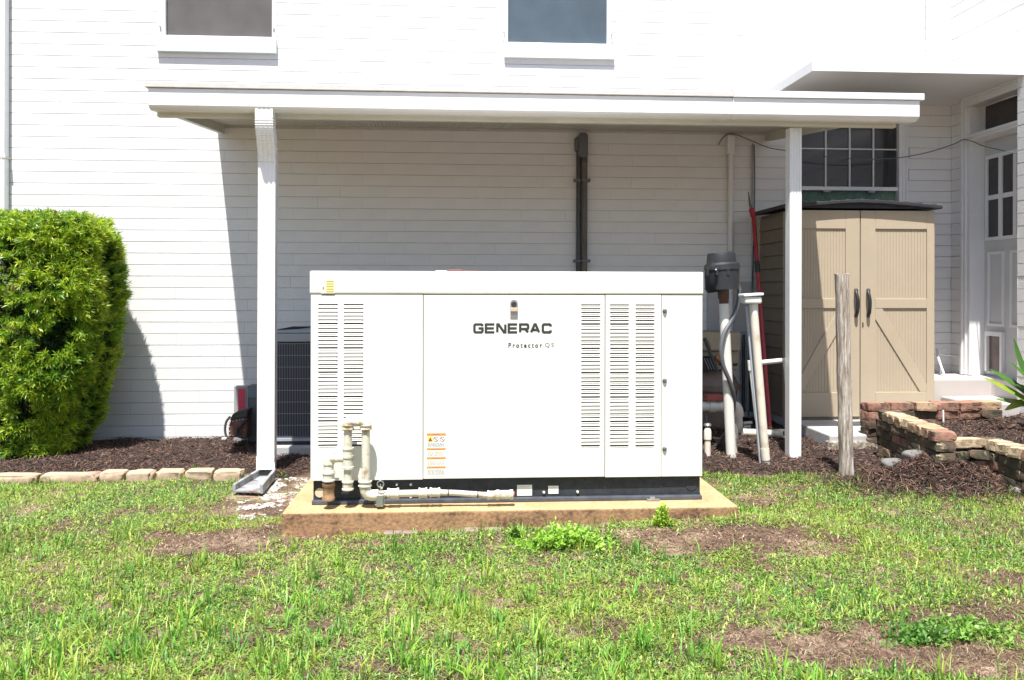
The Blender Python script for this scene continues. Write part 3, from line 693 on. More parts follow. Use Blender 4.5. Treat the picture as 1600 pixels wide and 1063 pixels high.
# warning decals
def quad(b, a, b2, c, d, y): b.add([(gX(a), y, gZ(d)), (gX(b2), y, gZ(d)), (gX(b2), y, gZ(c)), (gX(a), y, gZ(c))], [(0,1,2,3)])
y1 = YG0-.0036
dc = MB(); dc.box(gX(667), gX(697), y1-.0008, y1+.0005, gZ(743), gZ(675.5)); dc = dc.build('decal', M['decal'], dor)
o_ = MB()
for a, b2 in ((675.8,679.8),(699,702.2),(713,716.4),(727.3,730.6)): quad(o_, 667.2, 696.8, a, b2, y1-.0012)
o_.build('stripe', M['orange'], dc)
b = MB()
for a, b2 in ((676.9,678.5),(699.9,701.2),(714,715.2),(728.3,729.5)):
    for k in range(8): quad(b, 676+k*1.6, 677.1+k*1.6, a, b2, y1-.0015)
b.build('print', M['ink_light'], dc)
b = MB(); quad(b, 668.5, 677, 681, 689.5, y1-.0012); b.build('warning_square', M['yellow'], dc)
b = MB(); b.add([(gX(669.6), y1-.0016, gZ(688.2)), (gX(676), y1-.0016, gZ(688.2)), (gX(672.8), y1-.0016, gZ(682))], [(0,1,2)])
for cxp in (681.5, 691.5):
    for k in range(14):
        t0, t1 = 2*math.pi*k/14, 2*math.pi*(k+1)/14; c = Vector((gX(cxp), 0, gZ(685.2)))
        b.add([(c.x+r_*math.cos(t), y1-.0016, c.z+r_*math.sin(t)) for r_, t in ((.0125,t0),(.0125,t1),(.0105,t1),(.0105,t0))], [(0,3,2,1)])
    b.add([(c.x-.009, y1-.0017, c.z+.007), (c.x-.007, y1-.0017, c.z+.009), (c.x+.009, y1-.0017, c.z-.007), (c.x+.007, y1-.0017, c.z-.009)], [(0,3,2,1)])
b.build('symbol', mat('symbol_print', (.22,.07,.05), .5), dc)
b = MB()
for py in [691.5,693,694.5,696,704.5,706.2,708,710,718.5,720.3,722.2,724,732.5,734,735.5,737,738.5,740]:
    xq = 669
    while xq < 694:
        l = random.uniform(1.2, 4.5); quad(b, xq, min(xq+l, 695), py, py+.6, y1-.0012); xq += l+.8
b.build('print', mat('faint_print', (.16,.155,.15), .6), dc)
yl = YG0-.0045
dy = MB().box(gX(502), gX(523), yl-.0008, yl+.0005, gZ(459), gZ(438.5)).build('decal', M['decal'], gen)
b = MB(); quad(b, 509, 522.6, 439, 459, yl-.0012); b.build('warning_square', mat('pale_yellow_decal', (.74,.66,.30), .5), dy)
b = MB()
for py in (440,444,448,452,456): quad(b, 510.5, 521.5, py, py+1.1, yl-.0016)
quad(b, 504.2, 507, 449, 453, yl-.0016); b.build('print', mat('olive_print', (.33,.27,.08), .5), dy)
yb2 = YBs-.001
for a, b2, c, d in ((809,832.5,760,777),(858,874,762,774.5)):
    pq = MB().box(gX(a), gX(b2), yb2-.001, yb2+.0005, gZ(d), gZ(c)).build('data_plate', M['decal'], bs)
    b = MB()
    for k in range(5):
        pyk = c+2+k*(d-c-3)/5; quad(b, a+1.5, b2-1.5-random.uniform(0,4), pyk, pyk+.5, yb2-.0015)
    b.build('print', mat('faint_print_2', (.45,.45,.45), .6), pq)
for px, py in ((596,762),(620,756.5),(642,756.5),(620,776.5),(642,776.5),(851,772),(904,772),(770,776)):
    MB().tube([(gX(px), YBs-.0005, gZ(py)), (gX(px), YBs-.01, gZ(py)), (gX(px), YBs-.014, gZ(py))], [.0075,.0075,.004], 10).build('bolt', M['bolt'], bs, smooth=True)
MB().tube([(gX(499), YBs-.0008, gZ(768)), (gX(499), YBs-.003, gZ(768))], .024, 24).build('knockout_plate', mat('cream_disc', (.60,.50,.34), .6), bs)
MB().tube([(gX(1083), YBs-.0006, gZ(763)), (gX(1083), YBs-.003, gZ(763))], .030, 24).build('knockout_plate', M['base'], bs)
MB().box(gX(1010), gX(1030), YBs-.05, YBs-.012, .1222, .130).box(gX(1015), gX(1023), YBs-.045, YBs-.02, .1305, .142).build('anchor', M['steel'], bs, bevel=.002)
# small things lying on the lid
t1_ = tag(MB().tube([(P(700,0,4.5).x,4.5,1.309), (P(722,0,4.5).x,4.5,1.309)], .008, 10).tube([(P(721,0,4.5).x,4.5,1.309), (P(750,0,4.5).x,4.5,1.306)], .0045, 8).build('screwdriver', mat('dark_red_handle', (.12,.02,.02), .5), smooth=True), 'red handled screwdriver lying on top of the generator', 'tool')
t2_ = tag(MB().box(P(680,0,4.5).x, P(699,0,4.5).x, 4.5, 4.53, 1.3015, 1.312).build('marker', M['greypipe'], bevel=.003), 'pale grey stub beside the red tool on top of the generator', 'marker')

# ------------------------------------------------------------------ gas pipe in front of the cabinet
YP = YG0-.075
gp = empty('gas_pipe', P(572,780,YP), 'cream painted gas pipe with sediment traps along the front left of the generator', 'gas pipe')
def pp(px, py, dy=0): return P(px, py, YP+dy)
def pipe(pts, r, name='pipe', m='genpipe', sm=False, par=gp): return MB().tube(pts, r, 14, smooth_path=sm).build(name, M[m], par, smooth=True)
def coupling(px0, py0, px1, py1, r, m='genpipe', par=gp, nm='coupling', f=None):
    f = f or pp; a, b = f(px0, py0), f(px1, py1); d = b-a
    return MB().tube([a, a+d*.001, a+d*.16, a+d*.22, a+d*.78, a+d*.84, a+d*.999, b], [r*.95, r*1.14, r*1.14, r, r, r*1.14, r*1.14, r*.95], 14).build(nm, M[m], par, smooth=True)
r0 = .0205
pipe([pp(572,668), pp(572,757)], r0)
pipe([pp(544,668), pp(544,703)], r0)
pipe([pp(544,725), pp(544,758)], r0)
coupling(544,752,544,766, .026, nm='cap'); coupling(544,700,544,716, .026); coupling(544,712,544,733, .027, nm='tee')
pipe([pp(544,717), pp(528,717), pp(519,718)], .020)
pipe([pp(523,716), pp(515,717), pp(514,727)], .027, 'elbow', sm=True)
coupling(514,724,514,738, .025); pipe([pp(514,735), pp(514,760)], .014, 'pipe', 'rust')
coupling(514,738,514,752, .029)
coupling(514,756,514,782, .028, 'rust', nm='sediment_trap'); 
# top return bend with a tee
pipe([pp(543,672), pp(543,662), pp(552,659)], .027, 'elbow', sm=True); pipe([pp(548,660), pp(570,660)], .022)
pipe([pp(562,659), pp(571,661), pp(572,672)], .027, 'elbow', sm=True)
coupling(544,664,544,671, .028); coupling(572,664,572,671, .028)
coupling(571,752,571,760, .030)
pipe([pp(571,757), pp(572,768), pp(579,774), pp(592,774)], .028, 'elbow', sm=True)
pipe([pp(585,773), pp(690,770)], .0175)
coupling(606,772,624,771.5, .025); coupling(655,771,668,770.5, .024); coupling(672,770,688,770, .022, nm='union')
MB().tube([pp(686,770), pp(710,770.5), pp(740,772.5), pp(765,774)], .0145, 12, smooth_path=True).build('flexible_hose', M['genpipe'], gp, smooth=True)
for px, py in ((701,770), (747,773)): MB().tube([pp(px-.8,py), pp(px+.8,py)], .018, 12).build('clamp', M['dark'], gp)
coupling(762,774,778,773.5, .021); coupling(776,773.5,802,773, .0225, nm='union'); MB().tube([pp(801,773), pp(804,773)], .016, 12).build('gasket', M['rustred'], gp)
MB().tube([pp(595,757), pp(595,766)], .0035, 8).box(pp(590,0).x, pp(600,0).x, YP-.032, YP+.03, gZ(781)-.0, gZ(764)).tube([pp(589.5,778,-.02), P(589.5,790,YP-.02)], .0035, 8).tube([pp(600.5,778,-.02), P(600.5,790,YP-.02)], .0035, 8).build('pipe_clamp', M['steel'], gp, bevel=.002)
MB().tube([pp(590+5*math.cos(t)+5, 757+5*math.sin(t), -.03) for t in np.linspace(0, 2*math.pi, 14)], .003, 6, caps=False).build('ring', M['steel'], gp)

# ------------------------------------------------------------------ things along the wall
def wallX(px): return P(px, 0, YW-.03).x
def wallpipe(name, px, py0, py1, r, m, label, cat, y=YW-.035, zbot=None):
    top = P(px, py0, y); bot = P(px, py1, y) if zbot is None else Vector((top.x, y, zbot))
    root = empty(name, (top.x, y, bot.z), label, cat); MB().tube([top, bot], r, 14).build('pipe', M[m], root, smooth=True); return root
c1 = wallpipe('conduit', 904, 232, 0, .023, 'darkconduit', 'dark grey conduit on the shaded wall, left one of the touching pair', 'conduit', zbot=-.12)
c2 = wallpipe('conduit', 913, 248, 0, .026, 'brownconduit', 'brown weathered conduit on the shaded wall, right one of the touching pair', 'conduit', y=YW-.05, zbot=-.12)
def rbox(px0, px1, py0, py1, y0, y1, m, par, nm, bv=.02): return MB().box(P(px0,0,y0).x, P(px1,0,y0).x, y0, y1, P(px0,py1,y0).z, P(px0,py0,y0).z).build(nm, M[m], par, bevel=bv, seg=4)
M['fitting'] = mat('grey_fitting', (.13,.135,.145), .5, var=.1)
rbox(898, 907, 214, 236, YW-.075, YW-.002, 'fitting', c1, 'access_fitting', .018); rbox(904, 919, 207, 246, YW-.105, YW-.002, 'fitting', c2, 'access_fitting', .026)
MB().tube([P(912.5,244,YW-.05), P(912.5,254,YW-.05)], .030, 14).build('coupling', M['darkconduit'], c2, smooth=True)
for py in (283, 408):
    for c, a, b2 in ((c1, 896, 908), (c2, 908, 921)):
        MB().box(wallX(a), wallX(b2), YW-.082 if c is c2 else YW-.064, YW-.001, P(908,py+2,YW).z, P(908,py-2,YW).z).build('strap', M['fitting'], c, bevel=.003)
vp = wallpipe('vent_pipe', 1141.5, 238, 400, .024, 'brickpaint', 'white painted pipe running down the shaded wall above the black vent hood', 'pipe', zbot=0)
rbox(1137, 1148, 211, 241, YW-.07, YW-.002, 'brickpaint', vp, 'cover', .006)
wallpipe('thin_conduit', 1176, 224, 0, .011, 'greypipe', 'thin pale conduit on the wall just left of the tan shed', 'conduit', y=YW-.02, zbot=0)
cab = MB().tube([P(1122,226,YW-.02), P(1128,216,YW-.03), P(1137,209,YW-.04), P(1150,210,YW-.04), P(1175,220,YW-.04), P(1200,230,YW-.1), P(1229,235,YW-.14), P(1280,243,YW-.16), P(1340,248,YW-.16), P(1400,246,YW-.14), P(1450,237,YW-.12), P(1490,224,YW-.14), PX(1505,217,RX-.07), PX(1520,220,RX-.075), PX(1540,228,RX-.08), PX(1600,240,RX-.08), PX(1640,240,RX-.09)], .0045, 6, smooth_path=True).build('cable', mat('blue_grey_cable', (.10,.14,.16), .6), smooth=True)
tag(cab, 'thin loose cable sagging across the window toward the white door', 'cable')
c3 = MB().tube([P(1178,226,YW-.045), P(1179,300,YW-.05), P(1176,420,YW-.045), P(1172,560,YW-.045), P(1170,650,YW-.05)], .004, 6, smooth_path=True).build('cable', M['black'], smooth=True)
tag(c3, 'black cable hanging straight down the wall beside the thin conduit', 'cable')
# board panel behind pool gear
bp_ = MB().box(wallX(1106), wallX(1177), YW-.03, YW-.003, P(1140,519,YW).z, P(1140,440,YW).z).build('wall_board', M['deck'], bevel=.004); tag(bp_, 'pale grey board fixed to the wall behind the pool equipment', 'board')
for px, r_, py0, ll in ((1162, .014, 522, 'nearest the beige housing'), (1168.5, .010, 522, 'in the middle of the three'), (1174, .013, 500, 'nearest the shed')):
    wallpipe('grey_conduit', px, py0, 0, r_, 'darkconduit' if r_ > .012 else 'greypipe', 'slim grey conduit below the wall board, the one '+ll, 'conduit', y=YW-.06, zbot=.1)
# pool heater / filter
ph = empty('pool_filter', P(1130,690,7.0), 'beige and brown pool pump housing half hidden behind the generator', 'pool filter')
y0_ = 6.95
MB().box(P(1085,0,y0_).x, P(1158,0,y0_).x, y0_, y0_+.4, P(1120,548,y0_).z, P(1120,519,y0_).z).build('control_box', M['beige'], ph, bevel=.012, seg=3)
MB().box(P(1088,0,y0_).x, P(1157,0,y0_).x, y0_+.05, y0_+.4, P(1120,578,y0_).z, P(1120,549,y0_).z).build('cabinet', M['beige'], ph, bevel=.006)
b = MB(); cxp = P(1112,600,7.1)
pts = [P(1112, q, 7.12) for q in (692, 640, 618, 608, 607, 600, 599, 590, 580, 574)]
b.tube([Vector((p.x, 7.14, p.z)) for p in pts], [.21,.215,.22,.23,.255,.255,.235,.215,.17,.08], 28).build('tank', M['brownbody'], ph, smooth=True)
MB().box(P(1096,0,y0_).x, P(1116,0,y0_).x, y0_-.03, y0_-.001, P(1120,578,y0_).z, P(1120,556,y0_).z).build('vent_grille', M['black'], ph)
for k in range(4): MB().bar(P(1101+k*4,560,y0_-.04), P(1108+k*4,577,y0_-.04), .006, .006).build('fin', M['boxpale'], ph)
MB().tube([P(1118,556,6.9), P(1128,566,6.9)], [.022,.026], 14).build('fitting', M['copper'], ph, smooth=True); MB().tube([P(1127,565,6.9), P(1133,569,6.9)], .033, 14).build('knob', M['darkconduit'], ph, smooth=True)
MB().tube([P(1101,528,6.85), P(1112,556,6.85), P(1121,579,6.85)], .016, 10).build('hose', M['darkconduit'], ph, smooth=True)
MB().tube([P(1146,570,6.94), P(1152,569,6.94)], .012, 10).build('knob', M['black'], ph, smooth=True)
# PVC plumbing
yv = 6.55
pv = empty('pool_plumbing', P(1130,700,yv), 'white pool pipe with red valve handle and down-turned elbow', 'plumbing')
def tb(name, pts, r, m, par, n=14, sm=False): return MB().tube(pts, r, n, smooth_path=sm).build(name, M[m], par, smooth=True)
tb('pipe', [P(1085,635,yv), P(1130,635,yv)], .040, 'pvc', pv); tb('coupling', [P(1108,635,yv), P(1118,635,yv)], .048, 'pvc', pv)
tb('elbow', [P(1130,635,yv), P(1143,634,yv), P(1152,637,yv), P(1154,650,yv)], .042, 'pvcold', pv, sm=True); tb('pipe', [P(1154,645,yv), P(1157,706,yv)], .032, 'pvcold', pv)
MB().box(P(1102,0,yv).x, P(1127,0,yv).x, yv-.05, yv+.05, P(1115,625,yv).z, P(1115,616,yv).z).build('valve_handle', M['rustred'], pv, bevel=.008, seg=3)
tb('valve_stem', [P(1114,627,yv), P(1114,624,yv)], .02, 'pvc', pv)
dr = empty('drain_pipe', P(1195,678,6.5), 'old pvc pipe lying in the mulch with its open end toward the right post', 'pipe')
yd = 6.45
tb('pipe', [P(1160,675,yd), P(1182,676,yd)], .034, 'pvcold', dr); tb('pipe', [P(1182,676,yd), P(1214,677,yd)], .031, 'pvc', dr)
MB().tube([P(1212,677,yd), P(1228,677,yd-.10)], .036, 16, caps=False).build('socket', M['pvcold'], dr, smooth=True).modifiers.new('wall', 'SOLIDIFY').thickness = .006
tb('inside', [P(1223,677,yd-.05), P(1224,677,yd-.055)], .029, 'dark', dr)
st = empty('stub_pipe', P(1105,714,6.0), 'capped cream pvc stub standing in the mulch at the generator right edge', 'pipe'); ys_ = 5.75
tb('pipe', [P(1106,685,ys_), P(1106,716,ys_)], .022, 'pvcold', st); tb('cap', [P(1106,667,ys_), P(1106,669,ys_), P(1106,674,ys_), P(1106,686,ys_)], [.010,.020,.026,.027], 'pvcold', st)
tb('valve', [P(1106,661,ys_), P(1106,664,ys_), P(1106,667,ys_)], [.02,.027,.018], 'steel', st)
MB().tube([P(1104,650,ys_), P(1104,661,ys_)], .008, 8).build('stem', M['black'], st, smooth=True)
s2 = empty('stub_pipe', P(1146,713,5.9), 'short cream pvc stub with rounded elbow, directly right of the black hood pipe', 'pipe')
tb('pipe', [P(1148,684,5.9), P(1148.5,714,5.9)], .020, 'pvcold', s2); tb('elbow', [P(1141,664,5.95), P(1147,668,5.92), P(1148,685,5.9)], .026, 'pvcold', s2, sm=True)
s3 = empty('coiled_tube', P(1170,660,6.7), 'two short pale tubes lying one over the other behind the leaning pipe', 'tube')
tb('tube', [P(1162,661,6.7), P(1175,660,6.7)], .014, 'pvcold', s3); tb('tube', [P(1162,667,6.7), P(1173,666,6.7)], .012, 'pvcold', s3)
# black vent hood on its leaning pipe
vh = empty('vent_hood', P(1143,715,5.75), 'black cylindrical vent hood on a white leaning pipe right of the generator', 'vent')
yh = 5.75
hp = lambda px, py: P(px, py, yh)
tb('pipe', [hp(1131,474), hp(1143,716)], .035, 'pvc', vh, 18)
tb('coupling', [hp(1130,452), hp(1130.7,466), hp(1131,467), hp(1131.3,476)], [.040,.038,.034,.032], 'brown', vh, 18)
R_ = (P(1154,0,yh).x-P(1102,0,yh).x)/2
tb('hood', [hp(1128.5,453), hp(1128.3,452), hp(1128.2,426), hp(1128,421), hp(1127.7,419)], [R_*.86,R_*.98,R_*1.0,R_*1.0,R_*.95], 'black', vh, 32)
tb('cap', [hp(1128,421), hp(1127.6,413), hp(1127,410), hp(1126.7,398), hp(1126.6,395), hp(1126.5,394)], [R_*1.05,R_*1.02,R_*.86,R_*.82,R_*.78,R_*.6], 'black', vh, 32)
for px in (1107, 1119, 1136, 1149):
    b = MB().box(P(px-2,0,yh-.1).x, P(px+2,0,yh-.1).x, yh-.125 if 1110 < px < 1145 else yh-.085, yh-.07, P(px,430,yh-.1).z, P(px,418,yh-.1).z); b.build('clip', M['black'], vh, bevel=.003)
for px in (1118.5, 1150): MB().sphere(P(px, 421, yh-.125 if px < 1140 else yh-.085), .006, 8, 5).build('screw', M['bolt'], vh, smooth=True)
ho = MB().tube([P(1151,441,yh), P(1155,455,yh), P(1152,478,yh), P(1143,500,yh-.02), P(1131,522,yh-.05), P(1127,545,yh-.07), P(1130,570,yh-.07), P(1139,592,yh-.06), P(1146,615,yh-.03), P(1146,640,yh+.05), P(1138,670,yh+.2), P(1125,690,yh+.3), P(1116,700,yh+.35)], .016, 10, smooth_path=True).build('hose', mat('charcoal_hose', (.10,.105,.115), .45), smooth=True)
tag(ho, 'charcoal hose looping from the black vent hood down around its pipe', 'hose')
# junction box pipe
jb = empty('junction_box_pipe', P(1196,725,5.45), 'leaning cream pipe topped by a white junction box, left of the right post', 'pipe')
yj = 5.5; jp = lambda px, py: P(px, py, yj)
tb('pipe', [jp(1178,487), jp(1195.5,702)], .0275, 'pvcold', jb, 16); tb('coupling', [jp(1195.2,700), jp(1197,718)], .0295, 'pvcold', jb, 16); tb('base', [jp(1197,717), jp(1197.5,728)], .025, 'pvc', jb, 16)
tb('neck', [jp(1177.5,474), jp(1178.3,490)], .028, 'pvc', jb, 16)
MB().box(jp(1160,0).x, jp(1187,0).x, yj-.05, yj+.05, jp(1170,474).z, jp(1170,463).z).build('box', M['pvc'], jb, bevel=.012, seg=3)
MB().hexa([Vector((jp(1158,0).x,yj-.06,jp(1158,463).z)),Vector((jp(1188.5,0).x,yj-.06,jp(1188,461).z)),Vector((jp(1188.5,0).x,yj+.06,jp(1188,461).z)),Vector((jp(1158,0).x,yj+.06,jp(1158,463).z))],
          [Vector((jp(1158,0).x,yj-.06,jp(1158,459).z)),Vector((jp(1188.5,0).x,yj-.06,jp(1188,457).z)),Vector((jp(1188.5,0).x,yj+.06,jp(1188,457).z)),Vector((jp(1158,0).x,yj+.06,jp(1158,459).z))]).build('lid', M['trim'], jb, bevel=.003)
gpq = MB().tube([P(1167.5,478,yj+.06), P(1189.5,723,yj+.03)], .0135, 12).build('grey_pipe', mat('pale_blue_grey_pipe', (.46,.50,.55), .4, var=.08), smooth=True); tag(gpq, 'slim pale grey pipe leaning beside the junction box pipe', 'pipe')
# white frame of thin pipe behind
wf = empty('pipe_frame', P(1172,640,6.1), 'thin white pipe frame standing between the leaning pipes and the right post', 'pipe frame'); yf_ = 5.95
tb('rail', [P(1170,568,yf_), P(1231,562,yf_)], .018, 'pvc', wf); tb('tee', [P(1172,563,yf_), P(1173,578,yf_)], .019, 'pvc', wf); tb('leg', [P(1173,575,yf_), P(1182,655,yf_)], .012, 'pvc', wf)
tb('tee', [P(1227.5,566,yf_), P(1227.5,573,yf_)], .019, 'pvc', wf); tb('leg', [P(1227.5,573,yf_), P(1233,640,yf_)], .014, 'pvc', wf)
# red pole
rp = empty('red_pole', P(1200,665,6.75), 'long red fibreglass pole with grey wooden tip leaning by the shed side', 'pole')
a_, b_ = P(1177,338,7.05), P(1203,668,6.5)
MB().tube([a_, a_.lerp(b_, .3), b_], .017, 12).build('shaft', M['red'], rp, smooth=True); MB().tube([a_.lerp(b_, .225), a_.lerp(b_, .28)], .022, 12).build('grip', M['black'], rp, smooth=True)
MB().tube([a_.lerp(b_, .0), P(1174,326,7.07)], .024, 12).build('collar', M['red'], rp, smooth=True)
MB().tube([P(1176,335,7.06), P(1172,320,7.1), P(1169,300,7.15)], [.018,.012,.004], 8).build('tip', M['woodgrey'], rp, smooth=True)
MB().tube([b_, P(1204,672,6.48)], .02, 12).build('end_cap', M['copper'], rp, smooth=True)

# ------------------------------------------------------------------ resin shed
YS = 6.75
sX = lambda px: P(px, 0, YS).x
sZ = lambda py, px=1345: P(px, py, YS).z
shed = empty('storage_shed', ((sX(1228)+sX(1462))/2, 7.1, .13), 'tan resin storage shed with double barn doors and charcoal roof', 'shed')
pd = MB().box(sX(1236), sX(1500), 6.02, 7.44, -.15, .128).build('concrete_pad', M['concrete'], bevel=.01); tag(pd, 'pale concrete pad under the tan resin shed', 'pad')
zb = .132; zt = sZ(326); SX0, SX1 = sX(1229), sX(1461)
MB().box(SX0+.03, SX1-.03, YS+.03, 7.40, zb, zt-.01).build('body', M['tan_shaded'], shed)
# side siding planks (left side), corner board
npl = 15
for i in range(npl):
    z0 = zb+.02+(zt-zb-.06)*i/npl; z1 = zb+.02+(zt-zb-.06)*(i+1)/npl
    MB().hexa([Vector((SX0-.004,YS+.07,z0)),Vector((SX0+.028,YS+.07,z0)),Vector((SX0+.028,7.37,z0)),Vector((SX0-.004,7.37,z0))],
              [Vector((SX0+.008,YS+.07,z1-.004)),Vector((SX0+.028,YS+.07,z1-.004)),Vector((SX0+.028,7.37,z1-.004)),Vector((SX0+.008,7.37,z1-.004))]).build('plank', M['tan_shaded'], shed)
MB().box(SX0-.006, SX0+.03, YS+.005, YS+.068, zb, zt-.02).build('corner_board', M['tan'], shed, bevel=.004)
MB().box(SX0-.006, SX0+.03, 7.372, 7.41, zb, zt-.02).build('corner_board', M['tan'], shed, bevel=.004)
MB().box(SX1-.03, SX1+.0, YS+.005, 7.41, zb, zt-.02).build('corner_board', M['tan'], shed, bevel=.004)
MB().box(SX0+.03, SX1-.03, YS+.004, YS+.028, zb, zb+.02).build('sill', M['tan_shaded'], shed)
def leaf_door(xa, xb, flip):
    zd0, zd1 = zb+.022, zt-.012
    d = MB().box(xa, xb, YS+.006, YS+.028, zd0, zd1).build('door', M['tan'], shed)
    # stiles and rails stand proud of grooved field
    def hx(t): return xa+(xb-xa)*t if not flip else xb-(xb-xa)*t     # t=0 at hinge side, 1 at middle
    ii, oo = .80, .10
    x_in0, x_in1 = sorted((hx(oo), hx(ii))); top, mid1, mid0, bot = sZ(357), sZ(466), sZ(481), sZ(612)
    b = MB(); b.box(min(hx(0),hx(oo)), max(hx(0),hx(oo)), YS-.008, YS+.005, zd0, zd1); b.box(min(hx(ii),hx(1)), max(hx(ii),hx(1)), YS-.008, YS+.005, zd0, zd1)
    b.build('stile', M['tan'], d, bevel=.003)
    MB().box(x_in0, x_in1, YS-.008, YS+.005, zd0, bot).build('rail', M['tan'], d, bevel=.003); MB().box(x_in0, x_in1, YS-.008, YS+.005, top, zd1).build('rail', M['tan'], d, bevel=.003)
    MB().box(x_in0, x_in1, YS-.009, YS+.005, mid0, mid1).build('rail', M['tan'], d, bevel=.003)
    bb = MB(); n = 17; ww = (x_in1-x_in0)/n
    for k in range(n):
        for z0, z1 in ((bot, mid0), (mid1, top)): bb.box(x_in0+k*ww+.0013, x_in0+(k+1)*ww-.0013, YS+.0025, YS+.0055, z0, z1)
    bb.build('bead_board', M['tan'], d, bevel=.0008, seg=1)['kind'] = 'stuff'
    p, q_ = (hx(ii), mid0), (hx(oo), bot); dx = .066*(1 if not flip else -1)
    xx0 = hx(ii); xx1 = hx(oo); s_ = 1 if xx1 > xx0 else -1; tk = .075
    poly = [(xx0, mid0), (xx0, mid0-.09), (xx1-s_*.055, bot), (xx1, bot), (xx1, bot+.065), (xx0+s_*.06, mid0)]
    MB().prism(poly, YS-.007, YS+.0004).build('brace', M['tan'], d, bevel=.003)
    return d
xm = sX(1343.5)
dl = leaf_door(sX(1232), xm-.004, False); drr = leaf_door(xm+.004, sX(1459), True)
MB().box(xm-.004, xm+.004, YS+.008, YS+.02, zb+.02, zt-.012).build('door_gap', M['dark'], shed)
for par, px in ((dl, 1338.5), (drr, 1357.5)):
    MB().tube([P(px-1,452,YS-.012), P(px-.5,457,YS-.04), P(px+1.5,466,YS-.055), P(px+2,475,YS-.055), P(px+1,487,YS-.045), P(px-1,493,YS-.012)], .014, 10, smooth_path=True).build('handle', M['black'], par, smooth=True)
    for py in (453.5, 492): MB().tube([P(px-1,py,YS-.008), P(px-1,py,YS-.014)], .018, 12).build('rosette', M['black'], par, smooth=True)
MB().box(sX(1346.5), sX(1348.2), YS-.013, YS-.0085, sZ(510), sZ(503)).build('keyhole', M['dark'], drr)
# roof: low arched gable with overhang, ribbed surface
rf = MB(); prof = []
e0, e1 = sX(1181), sX(1473)
key = [(1180,327),(1222,316),(1262,313),(1310,309),(1345,308.5),(1380,310),(1430,315),(1473,320)]
yr0, yr1 = YS-.06, 7.44
kz = [(P(a,0,yr0).x, P(a,b,yr0).z) for a, b in [(1222,319),(1262,316),(1310,312),(1345,310.5),(1380,312),(1430,316),(1473,320)]]
bot_ = [(x, z-.028) for x, z in kz]
poly = kz+bot_[::-1]
n = len(poly); vs = [(x, yr0, z) for x, z in poly]+[(x, yr1, z+.0) for x, z in poly]
rf.prism(poly, yr0, yr1)
roof = rf.build('roof', M['shedroof'], shed, bevel=.004)
gb = MB(); pg = [(sX(1240), sZ(325)), (sX(1455), sZ(325)), (sX(1452), sZ(319)), (sX(1345), sZ(312.5)), (sX(1245), sZ(319))]
gb.prism(pg, YS-.012, YS+.01).build('gable', M['shedroof'], roof)
for t in range(11):
    x_ = kz[0][0]+(kz[-1][0]-kz[0][0])*(t+.5)/11; z_ = np.interp(x_, [k[0] for k in kz], [k[1] for k in kz])
    MB().box(x_-.018, x_+.018, yr0+.01, yr1-.01, z_-.006, z_+.007).build('rib', M['shedroof'], roof, bevel=.003)
# aggregate under pad front
MB().box(sX(1232), sX(1500), 6.0, 6.06, -.05, .085).build('footing', M['aggregate'], pd, bevel=.01)

# weathered stake
sb = G(1325, 746); sk0 = Vector((P(1324,0,sb.y).x, sb.y, sb.z-.1)); skt = P(1315, 427, sb.y)
b = MB(); nseg = 30; rings = []
for i in range(nseg+1):
    t = i/nseg; c = sk0.lerp(skt, t); hw = .0425-.004*t+.002*math.sin(i*.9)+random.uniform(-.0012,.0012); hd = .03
    rr_ = []
    for k in range(12):
        a = 2*math.pi*k/12; ex_ = math.copysign(abs(math.cos(a))**.35, math.cos(a)); ey = math.copysign(abs(math.sin(a))**.5, math.sin(a))
        top_j = random.uniform(-.006,.003) if i == nseg else 0
        rr_.append((c.x+hw*ex_, c.y+hd*ey, c.z+top_j))
    rings.append(rr_)
for r_ in rings: b.v += r_
for i in range(nseg):
    for k in range(12): b.f.append((i*12+k, i*12+(k+1)%12, (i+1)*12+(k+1)%12, (i+1)*12+k)); b.m.append(0)
b.f.append(tuple(nseg*12+k for k in range(12))); b.m.append(0)
tag(b.build('wooden_stake', M['wood_post'], smooth=True), 'weathered split wooden stake standing in front of the shed doors', 'stake')

# ------------------------------------------------------------------ condenser and small things at the left
YA = 6.45
aX = lambda px: P(px, 0, YA).x; aZ = lambda py, px=455: P(px, py, YA).z
ax0, ax1 = aX(424), aX(424)+.80
ac = empty('air_conditioner', ((ax0+ax1)/2, YA+.35, 0), 'dark grille air conditioning condenser between downspout and generator', 'air conditioner')
MB().box(ax0+.015, ax1-.015, YA+.015, YA+.72, aZ(690), aZ(536)).build('coil', M['coil'], ac)
b = MB()
for k in range(64): b.box(ax0+.01+k*.0124, ax0+.013+k*.0124, YA+.002, YA+.005, aZ(684), aZ(536))
for k in range(9): b.box(ax0+.006, ax1-.006, YA-.003, YA+.0015, aZ(538+k*18.2)-.002, aZ(538+k*18.2)+.002)
for k in range(56): b.box(ax0-.001, ax0+.002, YA+.02+k*.0124, YA+.023+k*.0124, aZ(684), aZ(536))
b.build('wire_guard', M['wire'], ac)
MB().box(ax0, ax0+.03, YA-.004, YA+.03, aZ(686), aZ(532)).box(ax1-.03, ax1, YA-.004, YA+.03, aZ(686), aZ(532)).build('corner_post', M['acgrey'], ac, bevel=.004)
MB().box(ax0-.01, ax1+.01, YA-.012, YA+.75, aZ(535), aZ(522)).box(ax0+.0, ax1, YA, YA+.74, aZ(521.9), aZ(517)).build('top_cover', M['acgrey'], ac, bevel=.01, seg=3)
MB().box(ax0-.006, ax1+.006, YA-.01, YA+.74, aZ(690), aZ(685)).build('bottom_rail', M['acgrey'], ac, bevel=.003)
MB().box(ax0+.01, ax1-.01, YA, YA+.72, aZ(696), aZ(690.2)).build('base_pan', M['black'], ac)
b = MB()
